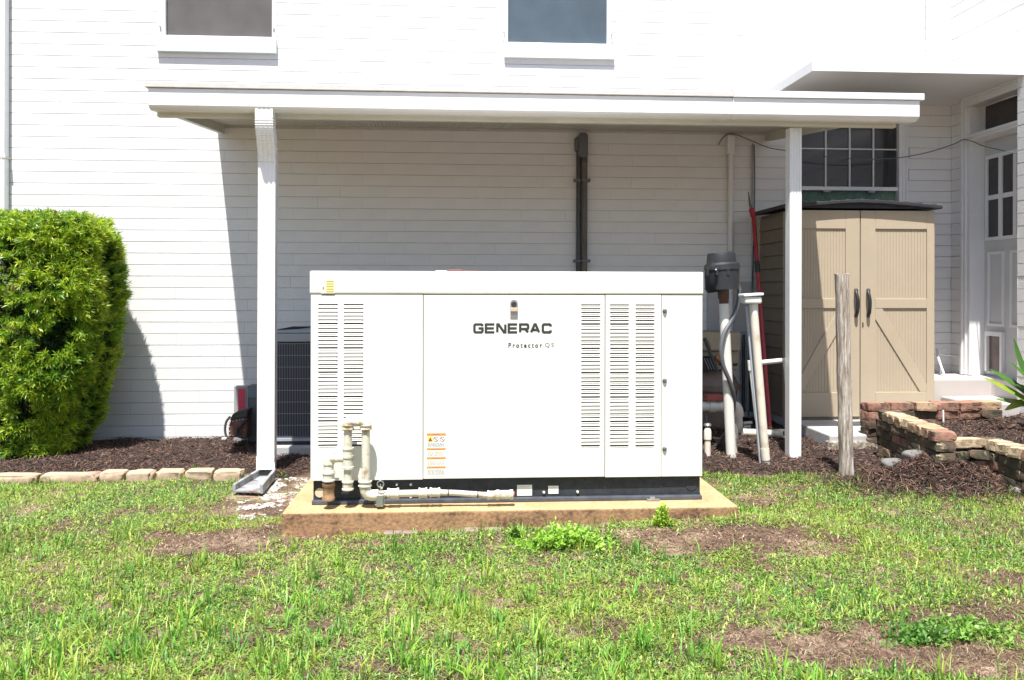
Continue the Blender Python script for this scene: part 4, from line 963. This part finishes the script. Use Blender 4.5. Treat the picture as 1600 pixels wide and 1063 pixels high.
for k in range(7): b.tube([(ax0+.03+k*.02, YA+.02+k*.03, aZ(517)+.002), (ax0+.12+k*.03, YA+.3, aZ(517)+.016)], .003, 6)
b.build('fan_guard', M['black'], ac)
tag(MB().box(ax0-.06, ax1+.06, YA-.06, YA+.8, -.3, aZ(696.2)).build('equipment_pad', M['concrete'], bevel=.01), 'grey concrete pad under the air conditioning condenser', 'pad')
yb_ = 7.1
def bX(px, y=yb_): return P(px, 0, y).x
bz0 = -.12
pb = empty('panel_box', P(375,688,yb_+.15), 'pale grey upright panel with a red sticker leaning on the wall by the downspout', 'panel')
MB().box(bX(365.5,yb_+.1), bX(386,yb_+.1), yb_+.1, yb_+.16, bz0, P(375,604,yb_+.1).z).build('panel', M['boxpale'], pb, bevel=.006)
MB().box(bX(372.5,yb_+.1), bX(383.5,yb_+.1), yb_+.097, yb_+.0995, P(375,643,yb_+.1).z, P(375,608,yb_+.1).z).build('sticker', M['redsticker'], pb)
MB().box(bX(372.5,yb_+.1), bX(383.5,yb_+.1), yb_+.096, yb_+.0995, P(375,650,yb_+.1).z, P(375,643.5,yb_+.1).z).build('label_strip', M['decal'], pb)
pb2 = empty('meter_box', P(395,688,yb_), 'dark grey upright meter box directly behind the left downspout', 'box')
MB().box(bX(386.5), bX(412), yb_, yb_+.16, bz0, P(395,604,yb_).z).build('housing', M['boxgrey'], pb2, bevel=.006)
MB().box(bX(388), bX(403), yb_-.006, yb_-.001, P(395,622,yb_).z, P(395,606,yb_).z).build('label_plate', mat('slate_plate', (.14,.18,.21), .4), pb2, bevel=.002)
MB().box(bX(386.7), bX(388.0), yb_-.008, yb_-.001, bz0, P(395,604,yb_).z).build('edge_strip', M['boxpale'], pb2)
# tool bag
tbg = empty('tool_bag', P(371,688,6.95), 'studded brown leather tool bag with dark flap on the mulch', 'bag'); yt = 6.93
tX = lambda px, py: (P(px, py, yt).x, P(px, py, yt).z)
body = MB(); body.prism([tX(*p) for p in ((357,684),(387,686),(387,654),(372,652),(361,656),(357,668))], yt, yt+.12); body.build('body', M['leather'], tbg, bevel=.014, seg=3)
fb = MB(); fb.prism([tX(*p) for p in ((359,658),(388,653),(388,640),(374,642),(364,648))], yt-.012, yt+.13); fb.build('flap', M['darkcanvas'], tbg, bevel=.012, seg=3)
MB().tube([P(360,652,yt-.02), P(354,660,yt-.02), P(352,672,yt-.02), P(354,682,yt-.02), P(359,685,yt-.02)], .010, 8, smooth_path=True).build('strap', M['darkcanvas'], tbg, smooth=True)
MB().tube([P(386,656,yt-.02), P(378,664,yt-.03), P(371,672,yt-.03), P(373,682,yt-.03), P(385,684,yt-.02)], [.014]*25, 8, smooth_path=True).build('handle', M['darkcanvas'], tbg, smooth=True)
b = MB()
for px, py in ((358.5,661),(359,668),(359,675),(360,681),(364,659.5),(370,658),(375,657),(380,656),(365,681.5),(382,673)): b.sphere(P(px,py,yt-.004), .005, 6, 4)
b.build('studs', M['bolt'], tbg)
# splash block
sb_ = empty('splash_block', P(400,770,5.4), 'dirty grey plastic splash block below the left downspout', 'splash block')
def spl(px, py): 
    p = G(px, py); return Vector((p.x, p.y, p.z+.03))
A, B, C, Dd = spl(404,752), spl(430,752), spl(409,777), spl(366,775)
u3 = Vector((0,0,.012))
MB().hexa([A-u3, B-u3, C-u3, Dd-u3], [A+u3*.2, B+u3*.2, C+u3*.2, Dd+u3*.2]).build('tray', M['splash'], sb_, bevel=.003)
MB().bar(B+u3*1.6, C+u3*1.2, .02, .06).build('rim', M['splash'], sb_, bevel=.005); MB().bar(A+u3*1.6, Dd+u3*1.2, .02, .05).build('rim', M['splash'], sb_, bevel=.005)
# rocks: helper
def rock(name, c, s, m, parent=None, seed=0, label=None, cat=None, group=None, sub=3, ex=.62):
    import bmesh
    bm = bmesh.new(); bmesh.ops.create_icosphere(bm, subdivisions=sub, radius=1)
    for v in bm.verts:
        p = v.co.copy(); q_ = Vector([math.copysign(abs(a)**ex, a) for a in p]); k = 1+.16*mn.noise(p*1.6+Vector((seed*7.1,0,0)))+.06*mn.noise(p*5+Vector((0,seed*3.3,0)))
        v.co = Vector((q_.x*s[0]*k, q_.y*s[1]*k, q_.z*s[2]*k))
    me = bpy.data.meshes.new(name); bm.to_mesh(me); bm.free(); me.materials.append(m)
    me.polygons.foreach_set('use_smooth', [True]*len(me.polygons))
    o = link(name, me, parent, c); tag(o, label, cat, group); return o
ed = empty('stone_edging', G(190, 752), 'row of pale sandstone edging blocks between lawn and mulch at the left', 'edging')
eb = [-150,-75,0,82,162,203,247,288,334,383]
for i in range(len(eb)-1):
    a, b2 = G(eb[i]+1.5, 750), G(eb[i+1]-1.5, 750); c = (a+b2)/2; yq = 5.63+.012*math.sin(i*2.1)
    h_ = .042+.004*random.random()
    o = rock('stone', (c.x, yq, c.z+.026), ((b2.x-a.x)/2*.98, .06, h_*.86), M['edging'], ed, i, sub=4, ex=.36); o.rotation_euler = (0, random.uniform(-.02,.02), random.uniform(-.04,.04))
for i, (px, py, s_) in enumerate(((1412,753,.075),(1442,752,.07),(1570,757,.09),(1602,755,.10),(1478,757,.05))):
    p = G(px, py); rock('field_stone', (p.x, p.y+.04, p.z+.008), (s_, .07, .035), M['stone'], None, i+20,
        ['low grey stone at the lawn edge below the brick planter, leftmost','second low grey stone from the left below the brick planter','grey stone at the lawn edge below the right planter wall','grey stone at the right picture edge under the planter wall','small grey stone in the mulch edge between the larger ones'][i], 'stone', 'stones at the lawn edge')
rock('white_stone', P(351,687,6.9), (.022,.02,.016), M['whitestone'], None, 40, 'small white stone beside the leather tool bag', 'stone')

# white chips beside the slab
def gravel_sample(n):
    pts = []
    for _ in range(n*4):
        px = random.gauss(425, 38); py = 757+ (455-px)*.55+random.gauss(0, 13)
        if 372 < px < 482 and 748 < py < 822:
            p = G(px, py)
            if p.x < slab_x0-.01 or p.y > 5.26:
                if mn.noise(Vector((p.x*7, p.y*7, 0))) > -.05: pts.append(p)
        if len(pts) >= n: break
    return pts
import bmesh
bm = bmesh.new()
for p in gravel_sample(520):
    s_ = random.uniform(.004, .014); mt = Matrix.Translation((p.x, p.y, p.z+s_*.3)) @ Matrix.Rotation(random.uniform(0,6.28), 4, 'Z') @ Matrix.Rotation(random.gauss(0,.3), 4, 'X') @ Matrix.Diagonal((s_*random.uniform(.8,1.8), s_, s_*.45, 1))
    r_ = bmesh.ops.create_icosphere(bm, subdivisions=1, radius=1, matrix=mt)
me = bpy.data.meshes.new('white_gravel'); bm.to_mesh(me); bm.free(); me.materials.append(M['whitestone'])
tag(link('white_gravel', me), 'scattered white marble chips between splash block and slab', None, kind='stuff')

# ------------------------------------------------------------------ brick planter
plr = empty('brick_planter', P(1480,690,5.6), 'crumbling mossy brick planter wall in front of the shed and stoop', 'planter')
bmat_ = {'r': M['brickred'], 'm': M['brickmoss'], 'c': M['brickcream'], 'o': M['brickorange']}
bshape = {}
def bm_brick(k, L_, W_, H_):
    vr = random.randrange(5); key_ = (k, vr, round(L_, 3), round(W_, 3))
    if key_ not in bshape:
        bm = bmesh.new(); bmesh.ops.create_cube(bm, size=1); bmesh.ops.subdivide_edges(bm, edges=bm.edges[:], cuts=3, use_grid_fill=True)
        sd = Vector((vr*9.1, len(bshape)*3.7, 0))
        for v in bm.verts:
            p = Vector((v.co.x*L_, v.co.y*W_, v.co.z*H_)); e = sum(1 for c in v.co if abs(abs(c)-.5) < 1e-4)
            kk = 1-(.018 if e == 2 else .04 if e == 3 else 0); p *= kk
            p += Vector((mn.noise(p*22+sd), mn.noise(p*22+sd+Vector((7,0,0))), mn.noise(p*22+sd+Vector((0,9,0)))))*.007
            if e == 3 and mn.noise(p*9+sd) > .25: p *= .88
            v.co = p
        me = bpy.data.meshes.new('brick'); bm.to_mesh(me); bm.free(); me.materials.append(bmat_[k]); bshape[key_] = me
    return bshape[key_]
def brick_run(a, b, ztop, zlow, seq, head=True):
    a, b = Vector(a), Vector(b); d = b-a; d.z = 0; L_ = d.length; ang = math.atan2(d.y, d.x); u = d.normalized()
    Hc = .062; nc = max(1, int(round((ztop-zlow)/Hc)))
    for c in range(nc):
        stp = .098 if (head and c == 0) else .19; n = max(1, int(round(L_/stp))); st_ = L_/n
        for i in range(n):
            t = (i+.5)/n; p = a+d*t; zt_ = a.z+(b.z-a.z)*t+ztop-a.z if False else ztop+(b.z-a.z)*t
            k = seq[0][i % len(seq[0])] if c == 0 else random.choice(seq[1])
            o = link('brick', bm_brick(k, st_-.006, .135 if c == 0 else .12, Hc-.002), plr, (p.x+random.uniform(-.006,.006), p.y+random.uniform(-.014,.014)-0, zt_-Hc*(c+.5)))
            o.rotation_euler = (random.uniform(-.05,.05), random.uniform(-.05,.05), ang+random.uniform(-.07,.07))
    r = u.cross(Vector((0,0,1)))*.045; m0, m1 = a+u*.05, b-u*.06
    MB().hexa([Vector((m0.x-r.x,m0.y-r.y,zlow-.1)),Vector((m1.x-r.x,m1.y-r.y,zlow-.1)),Vector((m1.x+r.x,m1.y+r.y,zlow-.1)),Vector((m0.x+r.x,m0.y+r.y,zlow-.1))],
              [Vector((m0.x-r.x,m0.y-r.y,ztop-.015)),Vector((m1.x-r.x,m1.y-r.y,ztop-.015+b.z-a.z)),Vector((m1.x+r.x,m1.y+r.y,ztop-.015+b.z-a.z)),Vector((m0.x+r.x,m0.y+r.y,ztop-.015))]).build('mortar', M['mortar'], plr)
zt1 = .365
k0 = PZ(1384, 640, zt1-.01); k1 = PZ(1480, 676, .335); kb = PZ(1556, 632, zt1); 
kL = Vector((k0.x, 6.05, 0)); kR = Vector((P(1558,0,6.12).x, 6.12, 0))
brick_run(kL, kR, zt1, .05, ['rrorromrorrr', 'rmmmm'], head=False)
brick_run((k0.x, k0.y, 0), (k1.x, k1.y, -.02), zt1-.005, -.01, ['mccocooorocc', 'mmmmmrcmm'])
k2 = PZ(1538, 684, .27); k3 = PZ(1650, 720, .25)
brick_run((k2.x, k2.y, 0), (k3.x, k3.y, -.01), .285, -.02, ['mcccrrc', 'mmmmrmm'])
k4 = PZ(1500, 684, .29)
for i, (dx_, dz_, k) in enumerate(((0,0,'c'), (.09,.0,'c'), (-.02,-.07,'m'), (.12,-.07,'m'), (.02,-.14,'m'), (.15,-.13,'r'))):
    o = link('brick', bm_brick(k, .15, .10, .05), plr, (k4.x+dx_, k4.y+.02+random.uniform(-.02,.02), .26+dz_)); o.rotation_euler = (random.uniform(-.1,.1), random.uniform(-.1,.1), random.uniform(-.3,.3))
# soil inside and spilled mound
def plant_z(X, Y):
    return .235+.02*np.sin(X*5+Y*4)+.012*np.sin(X*13-Y*11)
pf = lambda x: np.interp(x, [k0.x, k1.x, k2.x, k3.x, 6], [k0.y, k1.y, k2.y, k3.y, k3.y])
xs_ = np.linspace(k0.x+.06, 5.2, 60); tt2 = np.linspace(0, 1, 25)
ps = gridmesh('planter_soil', xs_, tt2, plant_z, M['mulch'], 'structure', yf=lambda X_, T_: pf(X_)+.05+(6.05-pf(X_)-.05)*T_)
def plant_sample(n):
    x = rng.uniform(k0.x+.1, 5.0, n); y0 = pf(x); y = y0+.05+(6.0-y0)*rng.uniform(0, 1, n); return x, y, plant_z(x, y)
chips(9000, plant_sample, 'planter_mulch', 'dark bark mulch filling the brick planter', cols=browns)
mc = Vector((k1.x+.02, k1.y-.04, 0))
def mound_z(X_, Y_):
    r2 = ((X_-mc.x)/.42)**2+((Y_-mc.y-.16)/.27)**2
    return g(X_, Y_)-.02+.19*np.exp(-r2*1.3)
xs_ = np.linspace(mc.x-.9, mc.x+.9, 50); ys2 = np.linspace(mc.y-.42, mc.y+.9, 50)
gridmesh('mulch_mound', xs_, ys2, mound_z, M['mulch'], 'structure')
def mound_sample(n):
    x = rng.normal(mc.x, .34, n); y = rng.normal(mc.y+.15, .2, n); return x, y, np.maximum(mound_z(x, y), g(x, y)+.015)
chips(9000, mound_sample, 'mulch_debris', 'tangled bark and root debris heaped against the broken planter wall', lmin=.015, lmax=.065, cols=browns)
tag(MB().tube([P(1474,640,5.7), P(1474.5,659,5.7)], .006, 8).build('marker_stick', M['trim'], smooth=True), 'thin white marker stick in the brick planter', 'stick')

# strap leaved plant at the right edge
ag = empty('strap_plant', P(1650,650,5.4), 'green strap leaved plant leaning in from the right edge above the planter', 'plant')
def strap(pts, wd, m, par, tips=None):
    sp_ = spline([Vector(p) for p in pts], 8); b = MB(); n = len(sp_)
    for i, p in enumerate(sp_):
        t = i/(n-1); d = (sp_[min(i+1,n-1)]-sp_[max(i-1,0)]).normalized(); s_ = d.cross(Vector((0,-.6,.8))).normalized()
        w_ = wd*(min(1, t*4+.5))*(1-max(0, (t-.55)/.45)**1.6)*.5+.001; nn = s_.cross(d).normalized()
        b.v += [tuple(p-s_*w_), tuple(p-nn*w_*.35), tuple(p+s_*w_)]
    for i in range(n-1):
        for k in range(2): a = i*3+k; b.f.append((a, a+1, a+4, a+3)); b.m.append(0)
    return b.build('leaf', m, par, smooth=True)
lm_ = mat('strap_leaf_green', (.075,.19,.03), .35, var=.3, vscale=8, dirt_or_glint=(.30,.30,.04), dscale=5, dlo=.62, dhi=.75); lmy = mat('strap_leaf_yellowing', (.14,.26,.03), .4, col2=(.36,.34,.05), vscale=7)
rt = P(1650, 648, 5.4)
for i, (tip, mid, wd, m_) in enumerate((((1537,589),(1585,612),.045,lmy),((1546,575),(1596,606),.05,lm_),((1584,527),(1602,580),.045,lm_),((1575,562),(1606,590),.04,lm_),((1592,552),(1612,595),.04,lm_),((1555,622),(1600,630),.04,lm_),((1620,500),(1630,570),.05,lm_),((1588,600),(1612,612),.045,lm_),((1570,640),(1605,628),.04,lmy),((1660,480),(1655,560),.05,lm_),((1700,520),(1680,580),.05,lm_),((1720,600),(1685,600),.05,lm_))):
    yy_ = 5.4+random.uniform(-.2,.15)
    strap([rt+Vector((random.uniform(-.02,.02),random.uniform(-.03,.03),-.02)), P(mid[0],mid[1],(yy_+5.4)/2), P(tip[0],tip[1],yy_)], wd*1.55, m_, ag)

# ------------------------------------------------------------------ shrub with whorls of narrow leaves
def spray_mesh(centers, dirs, cols, nleaf=15, ll=.054, lw_=.0074):
    n = len(centers); N = n*nleaf
    C_ = np.repeat(centers, nleaf, 0); Dn = np.repeat(dirs, nleaf, 0)
    rnd = rng.normal(0, 1, (N, 3)); tan = rnd-(rnd*Dn).sum(1, keepdims=True)*Dn; tan /= np.linalg.norm(tan, axis=1, keepdims=True)
    op = rng.uniform(.25, 1.35, N)[:, None]; d = Dn*np.cos(op)+tan*np.sin(op)
    L_ = (ll*rng.uniform(.65, 1.2, N))[:, None]; s_ = np.cross(d, Dn+rng.normal(0,.15,(N,3))); s_ /= np.linalg.norm(s_, axis=1, keepdims=True)+1e-9
    base = C_+Dn*rng.uniform(-.035, .012, N)[:, None]; W_ = (lw_*rng.uniform(.7, 1.2, N))[:, None]*.5
    droop = np.array([0,0,-1])*L_*.10
    mid = base+d*L_*.5
    V = np.stack([base, mid-s_*W_, mid+s_*W_, base+d*L_+droop], 1).reshape(-1, 3)
    k = (np.arange(N)*4)[:, None]; T = np.concatenate([k+np.array([[0,1,2]]), k+np.array([[1,3,2]])])
    cc = np.repeat(cols, nleaf, 0)*rng.uniform(.75, 1.25, (N, 1)); return V, T, np.repeat(cc, 4, 0)
YBc = 6.80; bl, br = P(-120,0,YBc).x, P(177,0,YBc).x
bcx, brx = (bl+br)/2, (br-bl)/2; zt_b = P(90, 330, 6.3).z; zb_b = -.06
bry = .55
shrub = empty('shrub', (bcx, YBc, -.1), 'clipped dense green shrub with whorled narrow leaves left of the white wall', 'shrub')
def bush_pts(n, depth):
    # superellipsoid side wall plus top
    out = []; nr_ = []
    while len(out) < n:
        th = random.uniform(0, 2*math.pi); v = random.random()
        if random.random() < .24:
            r_ = math.sqrt(random.random()); x = r_*math.cos(th); y = r_*math.sin(th); z = 1.0-.10*r_**4; nz = Vector((x*.4*r_**3, y*.4*r_**3, 1))
        else:
            z = v; e = 1.0-.10*abs(z-.68)**1.4*2.0-(.34*max(0, .5-z)**1.5*2.2)-(.22*max(0, (z-.86)/.14)**2.2*.6); x = math.cos(th); y = math.sin(th)
            x, y = (math.copysign(abs(x)**.66, x)*e, math.copysign(abs(y)**.66, y)*e); nz = Vector((math.cos(th)/brx, math.sin(th)/bry, (z-.62)*.8)).normalized()
        nz = nz.normalized()
        p = Vector((bcx+x*brx, YBc+y*bry, zb_b+(zt_b-zb_b)*z))
        if p.y > 7.4: continue
        k = mn.noise(p*3.2)*.05+mn.noise(p*8)*.035+mn.noise(p*17)*.03
        hole = mn.noise(p*4.3+Vector((5,2,9)))
        if depth < .12 and hole > .30: continue
        p = p+nz*(k-depth*random.uniform(.6,1.2)); out.append(p); nr_.append((nz+Vector((random.gauss(0,.35), random.gauss(0,.35), random.gauss(.55,.35)))).normalized())
    return np.array([p[:] for p in out]), np.array([q_[:] for q_ in nr_])
Vs, Ts, Cs = [], [], []; off = 0
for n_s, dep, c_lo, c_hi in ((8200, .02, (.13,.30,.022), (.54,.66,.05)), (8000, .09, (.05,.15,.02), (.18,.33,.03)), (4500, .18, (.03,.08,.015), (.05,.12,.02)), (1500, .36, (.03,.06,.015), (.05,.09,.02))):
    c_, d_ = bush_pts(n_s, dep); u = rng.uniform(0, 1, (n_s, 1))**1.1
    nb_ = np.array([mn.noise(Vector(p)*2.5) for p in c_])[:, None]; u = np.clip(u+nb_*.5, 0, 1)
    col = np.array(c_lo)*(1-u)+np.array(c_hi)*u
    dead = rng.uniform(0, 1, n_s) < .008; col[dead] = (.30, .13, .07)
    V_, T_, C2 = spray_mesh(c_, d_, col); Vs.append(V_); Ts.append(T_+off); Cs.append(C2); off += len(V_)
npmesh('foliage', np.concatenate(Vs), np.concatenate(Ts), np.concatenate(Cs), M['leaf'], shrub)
b = MB()
for k in range(16):
    a = random.uniform(0, 6.28); r_ = random.uniform(.1, .45); p1 = Vector((bcx+brx*r_*math.cos(a), YBc+bry*r_*math.sin(a), random.uniform(.7, zt_b-.15)))
    p0 = Vector((bcx+.3*r_*math.cos(a), YBc+.12*math.sin(a), -.15)); b.tube([p0, p0.lerp(p1, .5)+Vector((random.uniform(-.08,.08),random.uniform(-.05,.05),.05)), p1], [.022,.014,.006], 6)
b.build('stems', M['bark'], shrub)

# ------------------------------------------------------------------ lawn
patches = [  # px, py, world rx, ry, strength
 (310,850,.42,.22,1.0),(420,835,.35,.16,.95),(1110,838,.62,.14,.97),(1190,785,.26,.16,.75),(940,985,.17,.11,.85),(1300,1010,.55,.22,1.0),(1420,1030,.40,.14,1.0),(1530,960,.26,.12,.9),(1590,905,.2,.12,.9),
 (860,846,.45,.09,.7),(600,846,.45,.06,.5),(90,895,.12,.05,.5),(560,1035,.12,.05,.5),(1150,960,.12,.07,.6),(1560,1040,.30,.12,.75),(1240,850,.3,.12,.6),(330,800,.25,.1,.7),(1500,760,.3,.08,.5),(430,790,.22,.25,1.0),(1100,760,.2,.1,.5)]
PW = [(G(p[0], p[1]), p[2], p[3], p[4]) for p in patches]
def vnoise(x, y, s, seed):
    # cheap value noise
    xi = x*s; yi = y*s; x0 = np.floor(xi).astype(int); y0 = np.floor(yi).astype(int); fx = xi-x0; fy = yi-y0; fx = fx*fx*(3-2*fx); fy = fy*fy*(3-2*fy)
    h = lambda a, b_: (np.sin(a*127.1+b_*311.7+seed*74.7)*43758.5453) % 1.0
    return (h(x0,y0)*(1-fx)+h(x0+1,y0)*fx)*(1-fy)+(h(x0,y0+1)*(1-fx)+h(x0+1,y0+1)*fx)*fy
def fbm(x, y, s, seed): return .55*vnoise(x,y,s,seed)+.3*vnoise(x,y,s*2.1,seed+1)+.15*vnoise(x,y,s*4.7,seed+2)
def cover(x, y):
    c = np.clip((fbm(x, y, 3.0, 3)-.12)*4.4, .4, 1)*np.clip((fbm(x, y, 15., 5)-.27)*4.2, .10, 1)
    wob = .62*(fbm(x, y, 6, 9)-.5)+.25*(fbm(x, y, 19, 12)-.5)
    for p, rx, ry, st_ in PW:
        r = np.sqrt(((x-p.x)/rx)**2+((y-p.y)/ry)**2)+wob*2
        c = c*(1-st_*ss((1.15-r)/.5))
    return c
def lawn_pts(n, bias=1.0):
    y = 1.95+(5.75-1.95)*rng.uniform(0, 1, n)**bias; x = rng.uniform(-1, 1, n)*(y*.72+.25)+.063*y
    keep = (y < bed_front(x)-.02) & ~((x > slab_x0-.012) & (x < slab_x1+.012) & (y > 4.075)) & ~((x > P(372,760,5.3).x) & (x < slab_x0) & (y > 4.5) & (rng.uniform(0,1,n) < .93))
    return x[keep], y[keep]
def blades(x, y, L_, W_, lean, col, nseg=2):
    n = len(x); a = rng.uniform(0, 2*math.pi, n); z = g(x, y)
    d = np.stack([np.cos(a), np.sin(a), np.zeros(n)], 1); s_ = np.stack([-np.sin(a+rng.normal(0,.5,n)), np.cos(a), np.zeros(n)], 1)
    up = np.array([[0,0,1.]]); B = np.stack([x, y, z-.003], 1)
    l = lean[:, None]; Lc = L_[:, None]; w_ = W_[:, None]*.5
    m = B+d*Lc*.45*np.sin(l*.6)+up*Lc*.5*np.cos(l*.6)
    t = m+d*Lc*.55*np.sin(l*1.25)+up*Lc*.5*np.cos(l*1.25)
    V = np.stack([B-s_*w_*.7, B+s_*w_*.7, m-s_*w_, m+s_*w_, t], 1).reshape(-1, 3)
    k = (np.arange(n)*5)[:, None]; T = np.concatenate([k+np.array([[0,1,3]]), k+np.array([[0,3,2]]), k+np.array([[2,3,4]])])
    sh = np.tile(np.array([.75,.75,1,1,1.12]), n)[:, None]
    return V, T, np.repeat(col, 5, 0)*sh
def palette(n, cols, wts):
    i = rng.choice(len(cols), n, p=np.array(wts)/sum(wts)); return np.array(cols)[i]*rng.uniform(.75, 1.25, (n, 1))
parts_ = []
# low creeping carpet
x, y = lawn_pts(640000, 1.12); c = cover(x, y); k = rng.uniform(0, 1, len(x)) < c*.98; x, y = x[k], y[k]; n = len(x)
yel = np.clip((fbm(x, y, 1.6, 21)-.47)*4, 0, 1)[:, None]
col = palette(n, [(.15,.31,.06),(.25,.41,.06),(.07,.17,.04),(.42,.52,.09),(.26,.19,.10)], [4,3.5,3,2.5,1.2])*(1-yel*.6)+palette(n, [(.28,.36,.05),(.36,.40,.07)], [2,1])*yel*.6
parts_.append(blades(x, y, rng.uniform(.012, .032, n), rng.uniform(.0035, .0075, n), rng.uniform(.8, 1.55, n), col))
# ordinary blades
x, y = lawn_pts(45000, 1.0); c = cover(x, y)*np.clip((fbm(x, y, 2.2, 31)-.3)*3, .15, 1); k = rng.uniform(0, 1, len(x)) < c; x, y = x[k], y[k]; n = len(x)
parts_.append(blades(x, y, rng.uniform(.03, .075, n), rng.uniform(.003, .0055, n), rng.uniform(.1, 1.0, n), palette(n, [(.15,.33,.045),(.26,.43,.055),(.08,.21,.03),(.38,.45,.07)], [4,3,2,1.5])))
# dry straw and litter
x, y = lawn_pts(190000, 1.1); c = 1.15-cover(x, y); k = rng.uniform(0, 1, len(x)) < c*.8+.15; x, y = x[k], y[k]; n = len(x)
parts_.append(blades(x, y, rng.uniform(.015, .05, n), rng.uniform(.0015, .003, n), rng.uniform(1.2, 1.55, n), palette(n, [(.34,.25,.15),(.22,.13,.08),(.48,.40,.26),(.10,.06,.04)], [3,3,1.5,2.5])))
# tall clumps
cl_ = []
for _ in range(440):
    px = random.uniform(-60, 1660); py = random.choice([random.uniform(880, 1075), random.uniform(940, 1090), random.uniform(990, 1100), random.uniform(850, 980)])
    if px > 1120 and py < 960: continue
    if px < 300 and py < 950 and random.random() < .7: continue
    if px > 1150 and random.random() < .55: continue
    p = G(px, py)
    if float(cover(np.array([p.x]), np.array([p.y]))[0]) < .12: continue
    cl_.append(p)
for px, py in ((185,765),(205,752),(300,742),(320,742),(205,745),(430,745),(1225,722),(1130,715),(1162,706),(1345,738),(1440,745),(1500,746),(440,748),(1285,733)): cl_.append(G(px, py))
xs_, ys_2, Ls, Ws, Le, Cc = [], [], [], [], [], []
for p in cl_:
    nb = random.randint(5, 16); far_ = p.y > 4.4; tone = random.choice([(.17,.36,.045),(.24,.44,.05),(.12,.29,.04),(.36,.48,.08)]); mh = random.uniform(.055, .115)*(.6 if far_ else 1)
    for _ in range(nb):
        xs_.append(p.x+random.gauss(0,.016)); ys_2.append(p.y+random.gauss(0,.016)); Ls.append(mh*random.uniform(.6,1.2)); Ws.append(random.uniform(.0035,.0065)); Le.append(abs(random.gauss(.5,.4))); Cc.append([q_*random.uniform(.8,1.25) for q_ in tone])
parts_.append(blades(np.array(xs_), np.array(ys_2), np.array(Ls), np.array(Ws), np.array(Le), np.array(Cc)))
# edge growth along the bed
x = rng.uniform(-4.3, 4.6, 9000); y = bed_front(x)-rng.uniform(0,.14,9000)+.05*np.sin(x*9); k = ~((x > -1.75) & (x < 1.35)) ; x, y = x[k], y[k]; k = rng.uniform(0,1,len(x)) < np.where(x < 0, .25, .8); x, y = x[k], y[k]; n = len(x)
parts_.append(blades(x, y, rng.uniform(.02,.05,n), rng.uniform(.003,.0055,n), rng.uniform(.2,1.3,n), palette(n, [(.20,.33,.05),(.12,.25,.04),(.36,.40,.07)], [3,3,2])))
def build_parts(parts, name, label):
    off = 0; V, T, C_ = [], [], []
    for a, b2, c in parts: V.append(a); T.append(b2+off); C_.append(c); off += len(a)
    return tag(npmesh(name, np.concatenate(V), np.concatenate(T), np.concatenate(C_), M['grass']), label, None, kind='stuff')
build_parts(parts_, 'grass', 'patchy green lawn of low creeping grass with taller tufts and straw')
# leafy weeds
def weed(px, py, rx, h_, n, label, tone):
    p = G(px, py); xs = p.x+rng.normal(0, rx, n); ys = p.y+rng.normal(0, rx*.4, n); zs = float(g(p.x, p.y))
    hh = h_*np.exp(-((xs-p.x)/(rx*1.4))**2)*rng.uniform(.15, 1, n)
    Cn = np.stack([xs, ys, zs+hh], 1); Dn = np.stack([rng.normal(0,.6,n), rng.normal(-.2,.6,n), np.ones(n)], 1); Dn /= np.linalg.norm(Dn, axis=1, keepdims=True)
    col = np.array(tone)*rng.uniform(.6, 1.4, (n, 1)); V_, T_, C2 = spray_mesh(Cn, Dn, col, 6, .026, .012)
    tag(npmesh('weed', V_, T_, C2, M['grass']), label, 'weed')
weed(885, 852, .12, .075, 420, 'low bright green weed clump on the soil in front of the slab', (.26,.46,.05))
weed(1036, 822, .022, .11, 60, 'small upright yellow green weed against the slab front', (.36,.52,.06))
weed(1500, 990, .11, .045, 190, 'leafy weed clump beside the bare patch at the lower right', (.20,.36,.06))
weed(1450, 1000, .07, .05, 160, 'smaller weed clump left of the leafy one at the lower right', (.11,.25,.04))
weed(805, 842, .02, .05, 40, 'tiny weed at the foot of the slab near its middle', (.18,.32,.04))
weed(303, 744, .03, .05, 50, 'green weed sprouting over the stone edging', (.12,.24,.06))
# litter on bare soil by the slab
def lit_sample(n):
    x = rng.uniform(-2.4, 2.6, n); y = rng.uniform(3.5, 5.3, n); c = cover(x, y)
    k = (rng.uniform(0,1,n) > c*1.6) & ~((x > slab_x0-.02) & (x < slab_x1+.02) & (y > 4.07)) & (y < bed_front(x)); x, y = x[k], y[k]; return x, y, g(x, y)
chips(9000, lit_sample, 'leaf_litter', 'dry leaf litter on the bare soil around the slab', lmin=.008, lmax=.03, wide=.008, cols=[(.30,.18,.12),(.44,.30,.20),(.16,.09,.06),(.56,.43,.30)], zoff=.002)

for o in list(SC.objects):
    if o.name.split('.')[0] in ('print', 'studs', 'wire_guard', 'symbol'): o['kind'] = 'stuff'

for o in SC.objects:
    if o.name.startswith('field_stone'):
        o.location.y = float(bed_front(o.location.x))+(.05 if o.location.x < 2.9 else .09)
        o.location.z = max(float(mound_z(np.array(o.location.x), np.array(o.location.y))), float(g(o.location.x, o.location.y)))+.012
